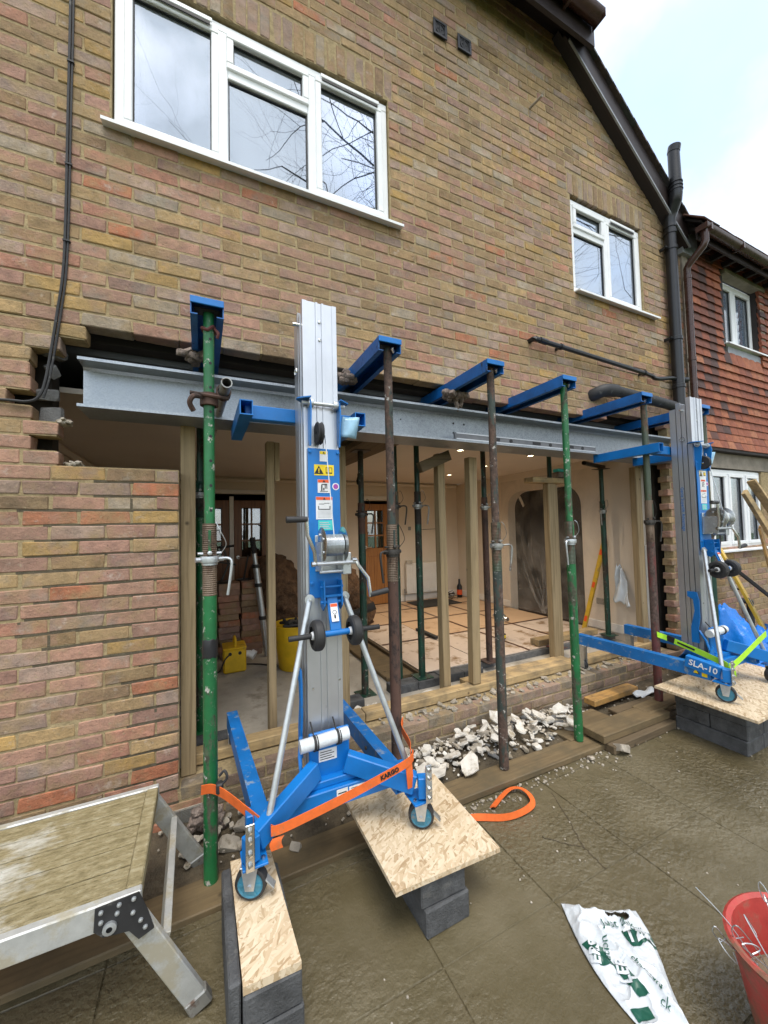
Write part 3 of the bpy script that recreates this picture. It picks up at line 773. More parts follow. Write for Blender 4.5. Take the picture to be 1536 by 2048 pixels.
w3 = window(W3[0]+.01, W3[1]-.01, 1.235, 2.195, [(W3[0]+.01, 5.85, None), (5.85, 6.27, None), (6.27, W3[1]-.01, None)], sill=(0.03, 0.03), vents=(), glass='glass_dark')
c = MB()   # curtain and lamp just inside the large window
c.sheet(40, 2, lambda u, v: Vector((-0.41+0.10*u, 0.30+0.016*math.sin(u*26), 3.72+1.15*v))); c.build('curtain', 'curtain', w1)
c = MB(); c.lathe([(0.0, 0.0), (0.035, 0.0), (0.03, 0.02), (0.012, 0.03), (0.05, 0.07), (0.055, 0.11), (0.04, 0.15), (0.0, 0.165)], (0.20, 0.24, 3.83)); c.build('table_lamp', 'curtain', w1)
for k, (a, b) in enumerate(((5.47, 5.62), (6.02, 6.24), (6.50, 6.62))):
    c = MB(); c.sheet(14, 6, lambda u, v: Vector((a+(b-a)*u*(1-0.55*v*(1 if k else .3)), 0.22+0.014*math.sin(u*20), 1.25+0.9*v))); c.build('curtain', 'curtain', w3)

# ------------------------------------------------------------------ roof edge, gutters, pipes
b = MB(); b.prism([(0.02, 6.30), (-0.20, 6.14), (-0.20, 6.20), (0.02, 6.36)], 3.36-XL, lambda u, v, w: (XL+w, u, v)); b.build('eaves_soffit', 'soffit', house, smooth=0)
b = MB(); b.box(XL, 3.33, -0.235, -0.203, 6.02, 6.27); b.build('fascia_board', 'barge', house, smooth=0)
def half_round(mb, x0, x1, y, z, r, t=0.006, n=10):
    pr = [(y+r*math.cos(math.pi+math.pi*k/n), z+r*math.sin(math.pi+math.pi*k/n)) for k in range(n+1)]
    pi = [(y+(r-t)*math.cos(math.pi+math.pi*k/n), z+(r-t)*math.sin(math.pi+math.pi*k/n)) for k in range(n, -1, -1)]
    mb.prism(pr+pi, x1-x0, lambda u, v, w: (x0+w, u, v))
b = MB(); half_round(b, XL, 3.30, -0.305, 6.21, 0.068); b.box(3.296, 3.302, -0.372, -0.238, 6.135, 6.215, 0.002)
for x in (-1.0, 0.0, 1.0, 2.0, 2.9): b.box(x, x+0.03, -0.377, -0.233, 6.135, 6.222)
b.build('gutter', 'brownpl', house)
b = MB(); b.prism([(-0.30, 6.26), (-0.05, 6.45), (-0.05, 6.48), (-0.30, 6.30)], 3.24-XL, lambda u, v, w: (XL+w, u, v)); b.build('roof', 'tile', house, smooth=0)
def slope_pt(t, dz=0.0, y=0.0): return Vector((3.02+t, y, 6.145-t*0.757+dz))
b = MB()   # bargeboard with its raised edge strips
b.prism([(3.10, 6.165), (5.02, 4.692), (5.02, 4.96), (3.34, 6.25), (3.10, 6.25)], 0.026, lambda u, v, w: (u, -0.106+w, v))
b.build('bargeboard', 'barge', house, smooth=0)
b = MB(); b.prism([(3.14, 6.123), (5.02, 4.682), (5.02, 4.704), (3.14, 6.145)], 0.016, lambda u, v, w: (u, -0.123+w, v)); b.build('barge_bead', 'lead', house, smooth=0)
b = MB(); b.prism([(3.05, 6.212), (5.02, 4.702), (5.02, 4.72), (3.05, 6.23)], 0.08, lambda u, v, w: (u, -0.079+w, v)); b.build('verge_soffit', 'soffit', house, smooth=0)
for k in range(17):   # stepped tile ends along the verge
    t = k*0.105; x = 3.30+t; z = 6.285-t*0.757
    b = MB(); b.tint = rnd.choice(((0.05, 0.045, 0.045), (0.07, 0.05, 0.04), (0.055, 0.06, 0.05)))
    b.prism([(0, 0), (0.150, -0.1135), (0.158, -0.100), (0.012, 0.020)], 0.34, lambda u, v, w: (x+u, -0.145+w, z+v+0.012*(k % 2)*0.3)); b.build('verge_tile', 'tile', house, smooth=0)
# black soil and vent pipe with its swan neck
p = MB(); p.tube([(4.72, -0.075, 0.9), (4.72, -0.075, 4.90)], 0.055, 16); soil = p.build('soil_pipe', 'blackpl', house)
p = MB(); p.tube([(4.72, -0.075, 4.86), (4.72, -0.078, 4.94), (4.715, -0.11, 5.01), (4.69, -0.16, 5.07), (4.675, -0.175, 5.13), (4.675, -0.175, 5.22), (4.67, -0.175, 5.62)], [.060, .060, .060, .060, .060, .058, .055], 16)
for z in (5.30, 5.34, 5.38): p.lathe([(0.056, -0.010), (0.066, -0.006), (0.066, 0.006), (0.056, 0.010)], (4.675, -0.175, z-.13), 'z', 16)
p.pipe((4.67, -0.175, 5.60), (4.67, -0.188, 5.665), 0.060, 0.046); p.build('swan_neck', 'blackpl', soil)
p = MB()
for z in (4.85, 4.78, 4.60, 3.58, 3.05): p.lathe([(0.0555, -0.022), (0.063, -0.018), (0.063, 0.018), (0.0555, 0.022)], (4.72, -0.075, z), 'z', 16)
for z in (4.60, 3.58): p.bar((4.64, -0.075, z), (4.64, 0.0, z), 0.018, 0.03); p.tube([(4.61, -0.07, z), (4.66, -0.07, z)], 0.012, 8)
p.tube([(4.72, -0.075, 3.13), (4.84, -0.10, 3.13)], 0.03, 12)
p.build('pipe_collar', 'blackpl', soil, each=True)
p = MB(); p.tube(smooth_pts([(2.60, 0.03, 3.185), (2.60, -0.040, 3.185), (2.63, -0.060, 3.183), (2.72, -0.060, 3.176), (4.12, -0.060, 3.118), (4.30, -0.060, 3.090), (4.42, -0.062, 3.098), (4.58, -0.068, 3.128), (4.68, -0.07, 3.13)], 4), 0.021, 10)
wp = p.build('waste_pipe', 'blackpl', house)
p = MB()
for x, z in ((2.92, 3.168), (4.14, 3.117)): p.lathe([(0.021, -0.012), (0.028, -0.01), (0.028, 0.01), (0.021, 0.012)], (x, -0.06, z), 'x', 12); p.bar((x, -0.05, z), (x, 0.0, z), 0.02, 0.02)
p.tube([(2.66, -0.06, 3.181), (2.74, -0.06, 3.174)], 0.026, 10); p.build('pipe_clip', 'blackpl', wp)
p = MB(); p.tube(smooth_pts([(3.40, 0.06, 2.80), (3.40, -0.02, 2.81), (3.46, -0.085, 2.835), (3.60, -0.10, 2.845)], 4), [0.060]*12+[0.058], 14)
pts = smooth_pts([(3.60, -0.10, 2.845), (3.9, -0.10, 2.835), (4.3, -0.10, 2.82), (4.60, -0.095, 2.80), (4.70, -0.09, 2.74)], 14)
p.tube(pts, [0.047+0.004*(i % 2) for i in range(len(pts))], 14); p.build('drain_hose', 'rubber', house)
# the overflow stub points out of the wall
p = MB(); p.tube([(2.724, 0.02, 5.384), (2.716, -0.145, 5.342)], 0.011, 8); p.build('overflow_stub', 'stone', house)
for x0, x1, z0, z1 in ((1.685, 1.80, 5.508, 5.628), (1.921, 2.044, 5.508, 5.624)):
    v = MB(); v.box(x0, x1, -0.014, 0.0, z0, z1, 0.004); o = v.build('wall_vent', 'rubber', house)
    v = MB(); v.box(x0-.008, x1+.008, -0.022, -0.0145, z1-.014, z1+.006, .002); v.box(x0-.008, x1+.008, -0.022, -0.0145, z0-.006, z0+.014, .002); v.box(x0-.008, x0+.012, -0.0215, -0.0145, z0+.014, z1-.014); v.box(x1-.012, x1+.008, -0.0215, -0.0145, z0+.014, z1-.014)
    cx = (x0+x1)/2; cz = (z0+z1)/2
    for k in range(2): v.tube([(cx-.018+.036*k, -.0145, cz), (cx-.018+.036*k, -0.020, cz)], 0.004, 6)
    v.lathe([(0.040, -.019), (0.044, -.019), (0.044, -.0145), (0.040, -.0145)], (cx, 0, cz), 'y', 18, True); v.bar((cx, -.017, cz-.04), (cx, -.017, cz+.04), .006, .004)
    v.build('vent_grille', 'blackpl', o)
a = MB(); a.box(-0.155, 0.002, -0.006, 0.0, 0.012, 0.092)
ab = a.build('air_brick', 'stone', house)
a = MB()
for k in range(9): a.box(-0.148, -0.004, -0.010, -0.0062, 0.018+0.008*k, 0.0215+0.008*k)
for x in (-0.150, -0.10, -0.05, -0.004): a.box(x-.002, x+.002, -0.0115, -0.0062, 0.016, 0.090)
a.build('vent_bar', 'castgrey', ab)
c = MB(); c.tube(smooth_pts([(-0.60, -0.008, 6.2), (-0.612, -0.008, 5.2), (-0.615, -0.008, 4.3), (-0.62, -0.008, 3.78), (-0.624, -0.008, 3.25), (-0.632, -0.008, 2.93), (-0.655, -0.010, 2.69), (-0.690, -0.014, 2.38), (-0.715, -0.02, 2.27), (-0.76, -0.02, 2.235), (-0.86, -0.012, 2.235), (-1.2, -0.008, 2.22)], 5), 0.0065, 7)
cb = c.build('wall_cable', 'rubber', house)
c = MB(); c.tube(smooth_pts([(-0.60+0.013, -0.008, 6.2), (-0.600, -0.008, 5.2), (-0.602, -0.008, 4.3), (-0.607, -0.008, 3.78), (-0.611, -0.008, 3.25), (-0.619, -0.008, 2.93), (-0.640, -0.010, 2.69), (-0.676, -0.014, 2.38), (-0.70, -0.02, 2.26)], 5), 0.005, 7)
for z, x in ((4.06, -.611), (3.50, -.615), (3.09, -.62), (4.55, -.608)): c.box(x-.014, x+.016, -0.018, 0.002, z-.004, z+.004)
c.build('cable_clip', 'rubber', cb)
# broken grey blocks in the toothed edge, and mortar crumbs lying on it
q = MB(); rq = random.Random(5)
for x, z, sx, sz in ((-.715, 2.31, .05, .06), (-.70, 2.44, .05, .07), (-.70, 2.20, .04, .10), (-.69, 2.53, .06, .05)): q.rock((x, 0.10, z), sx, .10, sz, rq)
q.build('broken_block', 'block', house, smooth=0)
q = MB()
for k in range(46): q.rock((rq.uniform(-.66, -.60) if k < 30 else rq.uniform(-.63, -.56), rq.uniform(0, .08), (2.155 if k < 30 else 1.942)+rq.uniform(-.008, .012)), .03*rq.random()+.01, .02, .012, rq)
q.build('mortar_crumbs', 'stone', house, smooth=0, kind='stuff')

# ------------------------------------------------------------------ the tile-hung wing at the right
TP = [(0.26, 0.078, 0.034), (0.22, 0.064, 0.030), (0.31, 0.105, 0.045), (0.17, 0.055, 0.031), (0.105, 0.043, 0.030), (0.33, 0.130, 0.062), (0.07, 0.036, 0.030)]
tm = []
for k, t in enumerate(TP):
    for v in range(3):
        rg = random.Random(k*9+v); mb = MB(); mb.tint = t; w = 0.1640
        # a plain tile: slightly cambered, tilted out at its foot
        vs = []; fs = []
        for j, (y, z) in enumerate(((0.004, 0.165), (-0.028, 0.0), (-0.010, 0.0), (0.018, 0.165))):
            for i in range(4): vs.append((-w/2+w*i/3, y-0.0035*(1 if i in (1, 2) else 0)+rg.uniform(-.0012, .0012), z+rg.uniform(-.0015, .0015)))
        for j in range(4):
            j2 = (j+1) % 4
            for i in range(3): fs.append((j*4+i, j*4+i+1, j2*4+i+1, j2*4+i))
        fs.append((0, 4, 8, 12)); fs.append((3, 15, 11, 7)); mb.add(vs, fs); o = mb.build('tile', 'tile', None, smooth=25); tm.append(o.data); bpy.data.objects.remove(o)
b = MB(); b.box(5.14, 5.98, 0.0, 0.09, 2.44, 5.05); b.box(5.98, 6.84, 0.0, 0.09, 2.44, 3.62); b.box(5.98, 6.84, 0.0, 0.09, 4.70, 5.05); b.box(6.84, XR, 0.0, 0.09, 2.44, 5.05); b.build('wing_wall', 'soffit', house, smooth=0)
UW = (5.95, 6.86, 3.795, 4.675)
nt = 0
for r_ in range(25):
    z = 2.425+0.100*r_; jet = 0.055*max(0, 1-r_/4.0)**2
    x = 5.19+(0.0825 if r_ % 2 else 0.0)
    if r_ % 2: x -= 0.165*0.5
    while x < 7.45:
        inside = UW[0]-0.04 < x+0.08 < UW[1]+0.06 and z+0.05 > 3.66 and z < 4.70
        if not inside:
            dk = (x < 5.62 and r_ > 6) or rnd.random() < 0.10
            ti = rnd.choice((3, 4, 6, 4, 3)) if dk and rnd.random() < 0.72 else rnd.choice((0, 0, 1, 2, 2, 0, 5, 1))
            o = bpy.data.objects.new('tile', tm[ti*3+rnd.randrange(3)]); COL.objects.link(o); o.parent = house
            o.location = Vector((x+0.0825, -0.014-jet, z))-house.location; o.rotation_euler = (rnd.uniform(-.01, .01)-jet*2, rnd.uniform(-.006, .006), 0); nt += 1
        x += 0.165
w4 = window(UW[0], UW[1], 3.81, 4.665, [(UW[0], 6.36, None), (6.36, UW[1], None)], y=0.06, sill=(0.02, 0.5), glass='glass_dark')
c = MB(); c.sheet(16, 8, lambda u, v: Vector((6.03+0.26*u, 0.19+0.015*math.sin(u*22), 3.86+0.62*v))); c.sheet(12, 8, lambda u, v: Vector((6.42+(0.20+0.10*(1-v))*u, 0.19+0.015*math.sin(u*22), 3.86+0.55*v)))
c.build('curtain', 'curtain', w4)
b = MB(); b.box(5.99, 7.45, -0.012, 0.0, 3.66, 3.765); b.build('lead_apron', 'lead', house)
b = MB(); b.box(UW[1]+0.005, UW[1]+0.11, -0.03, 0.05, 3.80, 4.70); b.build('window_reveal', 'render', house)
b = MB(); b.box(UW[0]-.02, UW[1]+.12, -0.05, 0.055, 4.68, 4.74); b.build('window_head', 'render', house)
b = MB(); b.box(4.99, XR, -0.085, 0.085, 2.395, 2.425); b.build('tile_batten', 'soffit', house)
b = MB(); b.box(W3[0]-0.35, XR, -0.004, 0.09, 2.212, 2.392); b.build('render_lintel', 'render', house, smooth=0)
# eaves of the wing: soffit, rafters, gutter, tile edge
b = MB(); b.box(4.99, 5.3, -0.06, 0.06, 4.66, 5.15); b.build('valley_flashing', 'lead', house, smooth=0)
b = MB(); b.prism([(0.0, 4.98), (-0.235, 4.80), (-0.235, 4.84), (0.0, 5.05)], 2.3, lambda u, v, w: (5.06+w, u, v)); b.build('eaves_soffit', 'soffit', house, smooth=0)
for k in range(9):
    x = 5.35+0.27*k
    b = MB(); b.box(x, x+0.04, -0.19, -0.01, 4.735, 4.80); b.build('rafter_end', 'soffit', house, smooth=0)
    b = MB(); b.box(x-.002, x+0.042, -0.198, -0.1905, 4.72, 4.80); b.build('rafter_cap', 'lead', house, smooth=0)
b = MB(); half_round(b, 4.93, 7.4, -0.275, 4.80, 0.058); b.box(4.926, 4.933, -0.333, -0.217, 4.742, 4.805)
for x in (5.0, 5.7, 6.4): b.box(x, x+0.03, -0.336, -0.214, 4.740, 4.811)
b.build('gutter', 'brownpl', house)
b = MB(); b.box(4.98, 7.4, -0.2155, -0.195, 4.70, 4.83); b.build('fascia_board', 'barge', house)
for k in range(15):
    x = 4.90+0.166*k
    b = MB(); b.tint = rnd.choice(((0.10, 0.055, 0.04), (0.07, 0.045, 0.04), (0.13, 0.06, 0.04)))
    T = Euler((R(42), 0, rnd.uniform(-.02, .02))).to_matrix().to_4x4(); T.translation = Vector((x, -0.31, 4.832+(0.012 if k < 2 else 0)))
    b.box(0, 0.160, 0, 0.26, 0, 0.014, 0.002, T); b.build('eaves_tile', 'tile', house, smooth=0)
b = MB(); b.prism([(-0.27, 4.85), (0.05, 5.13), (0.05, 5.16), (-0.27, 4.88)], 2.6, lambda u, v, w: (4.95+w, u, v-0.015)); b.build('roof', 'soffit', house, smooth=0)
p = MB(); p.tube([(4.99, -0.275, 4.75), (4.99, -0.275, 4.64), (4.985, -0.255, 4.59), (4.99, -0.11, 4.48), (4.995, -0.085, 4.44), (5.00, -0.085, 4.36), (5.00, -0.085, 2.40)], [0.036]*6+[0.033], 12)
for z in (4.34, 3.4): p.lathe([(0.034, -.02), (0.040, -.018), (0.040, .018), (0.034, .02)], (5.0, -0.085, z), 'z', 12)
p.build('downpipe', 'brownpl', house)
p = MB(); p.box(5.04, 5.155, -0.02, 0.05, 2.45, 5.0); p.build('corner_board', 'render', house, smooth=0)
p = MB(); p.box(5.09, 5.20, -0.012, 0.03, 2.45, 4.7); p.build('dark_flashing', 'soffit', house, smooth=0)
t = MB(); t.tube([(5.817, 0.0, 0.75), (5.817, -0.07, 0.75), (5.80, -0.085, 0.73), (5.80, -0.085, 0.70)], 0.011, 8); t.tube([(5.817, -0.05, 0.75), (5.817, -0.05, 0.80)], 0.008, 8); t.bar((5.785, -0.05, .803), (5.85, -0.05, .803), .012, .008)
t.tube([(5.72, -0.012, .79), (5.72, -0.012, .98)], .009, 8); t.tube([(5.72, -.012, .79), (5.817, -.012, .75)], .009, 8); t.build('garden_tap', 'darksteel', house)
t = MB(); t.tube(smooth_pts([(5.93, 0.0, 0.60), (5.93, -0.05, 0.60), (6.0, -0.06, 0.585), (6.02, -0.06, 0.52), (6.02, -0.06, 0.0)], 4), 0.034, 12); t.build('waste_pipe', 'rubber', house)

# ------------------------------------------------------------------ the room behind the opening
FZ = 0.28
b = MB(); b.box(-2.3, 4.45, 0.275, 3.70, 2.385, 2.415); b.build('ceiling', 'ceiling', house, smooth=0)
def wall_piece(x0, x1, y0, y1, z0, z1, mat='cream', name='room_wall'):
    b = MB(); b.box(x0, x1, y0, y1, z0, z1); return b.build(name, mat, house, smooth=0)
BW = 3.66
for x0, x1, z0, z1 in ((-2.3, -0.24, 0.0, 2.385), (-0.24, 0.98, 2.14, 2.385), (0.98, 2.42, 0.0, 2.385), (2.42, 3.02, 2.06, 2.385), (3.02, 4.45, 0.0, 2.385)): wall_piece(x0, x1, BW, BW+0.1, z0, z1)
wall_piece(-2.3, -1.15, 0.28, BW, 0.0, 2.384)
# right hand wall with an arched opening
AY0, AY1, AZ = 0.98, 2.30, 2.10
def arch_wall():
    mb = MB(); out = [(0.275, 0.0), (AY0, 0.0)]; r = 0.28
    out += [(AY0, FZ), (AY0, AZ-r)]+[(AY0+r-r*math.cos(a), AZ-r+r*math.sin(a)) for a in [k*math.pi/16 for k in range(1, 8)]]+[(AY0+r, AZ), (AY1-r, AZ)]
    out += [(AY1-r+r*math.sin(a), AZ-r+r*math.cos(a)) for a in [k*math.pi/16 for k in range(1, 8)]]+[(AY1, AZ-r), (AY1, 0.0), (BW, 0.0), (BW, 2.384), (0.275, 2.384)]
    mb.prism(out, 0.15, lambda u, v, w: (4.45+w, u, v)); return mb
arch_wall().build('arched_wall', 'cream', house, smooth=30)
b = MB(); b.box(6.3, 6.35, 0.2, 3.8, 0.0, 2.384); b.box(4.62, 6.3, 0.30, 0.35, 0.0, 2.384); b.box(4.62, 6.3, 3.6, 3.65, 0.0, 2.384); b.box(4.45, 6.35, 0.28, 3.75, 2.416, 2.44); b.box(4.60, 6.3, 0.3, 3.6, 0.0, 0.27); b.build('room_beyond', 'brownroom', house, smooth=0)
b = MB()
for y0, y1 in ((0.30, AY0-0.01), (AY1+0.01, BW-0.002)): b.box(4.432, 4.449, y0, y1, FZ, FZ+0.10, 0.004)
for x0, x1 in ((0.99, 2.36), (3.08, 4.43)): b.box(x0, x1, BW-0.018, BW-.001, FZ, FZ+0.10, 0.004)
b.build('skirting_board', 'white', house, each=True)
b = MB()
for x0, x1, y0, y1 in ((-1.14, 4.44, BW-0.07, BW-.001), (-1.149, -1.08, 0.3, BW-.08)): b.box(x0, x1, y0, y1, 2.315, 2.3845, 0.03)
b.build('coving', 'ceiling', house)
# floors inside
slab = MB(); slab.sheet(70, 40, lambda u, v: Vector((-2.3+6.9*u, 0.20+3.5*v, 0.200+0.004*noise.noise(Vector((u*20, v*12, 0)))))); fl = slab.build('interior_floor', 'screed', kind='structure')
rs = MB(); rs.box(1.92, 4.449, 0.60, BW-.001, 0.19, 0.262, 0.004); rs.build('raised_floor', 'block', fl, smooth=0)
b = MB()
for x0, x1 in ((1.42, 1.66), (1.665, 1.90), (1.905, 2.14), (2.145, 2.36)): b.box(x0, x1, 0.47, 0.60, 0.19, 0.268+rnd.uniform(-.003, .003), 0.004)
b.box(0.98, 1.14, 0.40, 0.52, .19, .262, .004); b.box(-.05, .16, .33, .45, .19, .25, .004)
b.build('kerb_block', 'block_dk', fl, smooth=0, each=True)
def sheet_piece(x0, x1, y0, y1, mat, k):
    o = MB(); o.box(x0+.004, x1-.004, y0+.004, y1-.004, 0.2625+0.0007*k, 0.272+0.0007*k, 0.001); return o.build('floor_sheet', mat, fl, smooth=0)
xs = [1.80, 2.46, 3.09, 3.72, 4.43]; ys = [0.62, 1.53, 2.33, 3.05, 3.64]; k = 0
for i in range(4):
    for j in range(4):
        sheet_piece(xs[i], xs[i+1], ys[j], ys[j+1], 'sheet_dusty' if j == 0 or (i == 0 and j == 1) else 'sheet', (i*3+j) % 4)
tp = MB()
for x in xs[1:4]:
    if x != 2.46: tp.box(x-.016, x+.016, 0.62, 3.6, 0.2755, 0.2765)
for y in ys[1:4]: tp.box(1.82, 4.4, y-.016, y+.016, 0.2770, 0.2780)
tp.build('floor_tape', 'tape', fl, smooth=0)
b = MB(); b.box(1.50, 1.78, 0.75, 3.3, 0.199, 0.232, .004); b.build('floor_board', 'plank', fl, smooth=0)
b = MB(); b.box(1.78, 1.80, 0.62, 3.3, 0.199, 0.262, .002); b.build('floor_trim', 'timber_dk', fl, smooth=0)
# downlights
for k, (x, y) in enumerate(((2.47, 0.86), (2.46, 1.66), (3.44, 1.63), (3.48, 2.50), (3.46, 0.85), (2.47, 2.50))):
    d = MB(); d.lathe([(0.030, 2.3845), (0.045, 2.3845), (0.045, 2.379), (0.034, 2.377), (0.030, 2.3845)], (x, y, 0), 'z', 18); dl = d.build('downlight', 'white', house)
    d = MB(); d.lathe([(0.0, 2.381), (0.030, 2.381), (0.030, 2.3835), (0.0, 2.3835)], (x, y, 0), 'z', 14); d.build('lamp_glass', 'lamp', dl)
    ld = bpy.data.lights.new('downlight_lamp', 'SPOT'); ld.energy = 22; ld.color = (1.0, 0.84, 0.64); ld.spot_size = R(125); ld.spot_blend = 0.8; ld.shadow_soft_size = 0.035
    lo = bpy.data.objects.new('downlight_lamp', ld); COL.objects.link(lo); lo.location = (x, y, 2.372)
# doors
def glazed_door(x0, x1, z0, z1, cols, rows, gz0, mat, y=BW-0.012, hinge=1):
    d = MB(); st = 0.10; w = x1-x0
    d.box(x0, x0+st, y, y+0.04, z0, z1, .003); d.box(x1-st, x1, y, y+0.04, z0, z1, .003); d.box(x0+st, x1-st, y+.001, y+.039, z1-0.11, z1, .003)
    d.box(x0+st, x1-st, y+.001, y+.039, gz0-0.14, gz0, .003); d.box(x0+st, x1-st, y+.001, y+.039, z0, z0+0.2, .003); d.box(x0+st-.01, x1-st+.01, y+0.014, y+0.03, z0+0.19, gz0-0.13)
    gx0, gx1, gz1 = x0+st, x1-st, z1-0.11
    for i in range(1, cols): xx = gx0+(gx1-gx0)*i/cols; d.box(xx-.012, xx+.012, y+.003, y+.037, gz0, gz1)
    for j in range(1, rows): zz = gz0+(gz1-gz0)*j/rows; d.box(gx0, gx1, y+.004, y+.036, zz-.012, zz+.012)
    for i in range(1, 5): xx = x0+st+(w-2*st)*i/5; d.box(xx-.003, xx+.003, y+.011, y+.0138, z0+.2, gz0-.14)
    o = d.build('door', mat, house)
    for i in range(cols):
        for j in range(rows):
            p = MB(); p.box(gx0+(gx1-gx0)*i/cols+.010, gx0+(gx1-gx0)*(i+1)/cols-.010, y+.017, y+.022, gz0+(gz1-gz0)*j/rows+.010, gz0+(gz1-gz0)*(j+1)/rows-.010); p.build('door_pane', 'glass_dark', o, smooth=0)
    h = MB(); hx = x1-0.05 if hinge > 0 else x0+0.05; h.lathe([(0, -.012), (.026, -.012), (.026, 0)], (hx, y, z0+0.98), 'y', 14); h.tube([(hx, y-.01, z0+.98), (hx, y-.045, z0+.98), (hx-hinge*.10, y-.05, z0+.98)], .009, 8); h.build('door_handle', 'chrome', o)
    return o
glazed_door(2.47, 2.97, FZ, 2.00, 2, 3, 1.24, 'oak', hinge=-1)
glazed_door(-0.19, 0.37, 0.22, 2.04, 2, 3, 1.20, 'oak_dk', hinge=1); glazed_door(0.44, 0.93, 0.22, 2.04, 2, 3, 1.20, 'oak_dk', hinge=-1)
b = MB()
for x0, x1, z0, z1 in ((2.40, 2.46, .2, 2.07), (2.98, 3.05, .2, 2.07), (2.40, 3.05, 2.072, 2.14), (-0.26, -0.20, .2, 2.14), (0.375, 0.435, .2, 2.10), (0.94, 1.0, .2, 2.14), (-0.26, 1.0, 2.142, 2.20)): b.box(x0, x1, BW-0.02, BW+.02, z0, z1, .004)
b.build('door_frame', 'white', house, each=True)
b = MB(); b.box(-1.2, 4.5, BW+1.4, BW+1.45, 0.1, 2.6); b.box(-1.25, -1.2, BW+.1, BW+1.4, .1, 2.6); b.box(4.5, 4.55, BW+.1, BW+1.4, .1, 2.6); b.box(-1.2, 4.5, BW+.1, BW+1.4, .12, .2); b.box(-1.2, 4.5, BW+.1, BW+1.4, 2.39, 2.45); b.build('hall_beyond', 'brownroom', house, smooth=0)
b = MB(); b.box(3.365, 3.425, BW-0.009, BW, 1.53, 1.595, .002); b.box(3.385, 3.405, BW-.012, BW-.0095, 1.55, 1.575); b.build('light_switch', 'castgrey', house)
b = MB(); b.box(4.441, 4.4495, 0.69, 0.82, 0.58, 0.655, .002)
for y in (.715, .775): b.box(4.4385, 4.4408, y, y+.022, .625, .64)
b.build('wall_socket', 'castgrey', house)
b = MB(); b.tube([(3.60, BW-.006, 1.535), (3.96, BW-.006, 1.545)], .004, 6); b.tube([(3.955, BW-.012, 1.56), (3.955, BW-.001, 1.56)], .012, 8); b.build('picture_wire', 'darksteel', house)
# radiator
rd = thing('radiator', 'white panel radiator on the cream back wall with a roll of tape on top', 'radiator', (3.60, BW-0.06, FZ))
b = MB(); b.box(3.27, 3.93, BW-0.085, BW-0.030, FZ+0.13, FZ+0.66, .006)
for i in range(14): x = 3.30+0.0455*i; b.box(x, x+.022, BW-0.0925, BW-0.0855, FZ+0.16, FZ+0.63, .003)
b.build('radiator_panel', 'white', rd)
b = MB()
for x in (3.24, 3.96): b.tube([(x, BW-.055, FZ-.005), (x, BW-.055, FZ+.16), (x+(0.04 if x < 3.5 else -0.04), BW-.055, FZ+.16)], .009, 8); b.tube([(x, BW-.055, FZ+.15), (x, BW-.055, FZ+.22)], .014, 8)
b.build('radiator_valve', 'castgrey', rd)
b = MB(); b.lathe([(.035, 0), (.06, 0), (.06, .05), (.035, .05)], (3.34, BW-.06, FZ+.663), 'z', 18, True); tag(b.build('tape_roll', 'plaster'), 'roll of cream masking tape on the white radiator', 'tape roll')
b = MB(); b.box(3.22, 4.00, 2.98, 3.52, 0.2790, 0.288, .003); tag(b.build('door_mat', 'carpet'), 'dark door mat on the boarded floor below the radiator', 'mat')
bt = thing('sealant_bottle', 'dark bottle with red label in the far corner of the room', 'bottle', (4.30, 3.45, .279))
b = MB(); b.lathe([(0, 0), (.045, 0), (.048, .01), (.048, .20), (.02, .25), (.018, .33), (0, .33)], (4.30, 3.45, .279), 'z', 14); b.build('bottle_body', 'blackpl', bt)
b = MB(); b.lathe([(.0485, .05), (.0492, .05), (.0492, .14), (.0485, .14)], (4.30, 3.45, .279), 'z', 14); b.build('bottle_label', 'st_orange', bt)
rc = random.Random(3)
b = MB()
for k in range(4):
    pts = [(4.02+rc.uniform(-.16, .16), 3.38+rc.uniform(-.12, .12), .283+rc.uniform(0, .13)) for _ in range(6)]; b.tube(smooth_pts(pts, 5), .006, 6)
tag(b.build('coiled_cable', 'darksteel'), 'tangled thin dark cable on the floor in the far corner', 'cable')
# plastic dust sheet stretched over the arch, with creases gathered at its foot
ds = thing('dust_sheet', 'clear plastic dust sheet taped over the arched opening inside the room', 'dust sheet', (4.44, 1.6, FZ))
def film(u, v):
    y = 0.70+1.72*u; z = FZ+0.02+1.98*v
    a = math.atan2(y-1.62, z-FZ+0.10); d = math.hypot(y-1.62, z-FZ)
    x = 4.436-0.008*math.sin(a*46+2*math.sin(a*9))*math.exp(-d*0.9)-0.006-0.02*(1-v)*(math.sin(u*9)+1)*0.5
    return Vector((x, y, z))
b = MB(); b.sheet(120, 40, film); b.build('plastic_film', 'film', ds)
b = MB()
for k in range(15):
    a = -0.62+1.24*k/14+rc.uniform(-.05, .05); L = rc.uniform(0.6, 1.35)
    pts = [(4.420, 1.62+math.sin(a)*L*t+0.03*math.sin(t*5+k), FZ+.03+math.cos(a)*L*t) for t in (0, .2, .45, .7, 1)]; b.tube(smooth_pts(pts, 4), [.0045*(1-i/17.0)+.0007 for i in range(17)], 5)
b.build('film_crease', 'film', ds)
b = MB(); b.bar((4.425, 2.02, 2.02), (4.423, 1.93, 1.86), .045, .002, (1, 0, 0)); b.build('tape_strip', 'plaster', ds)
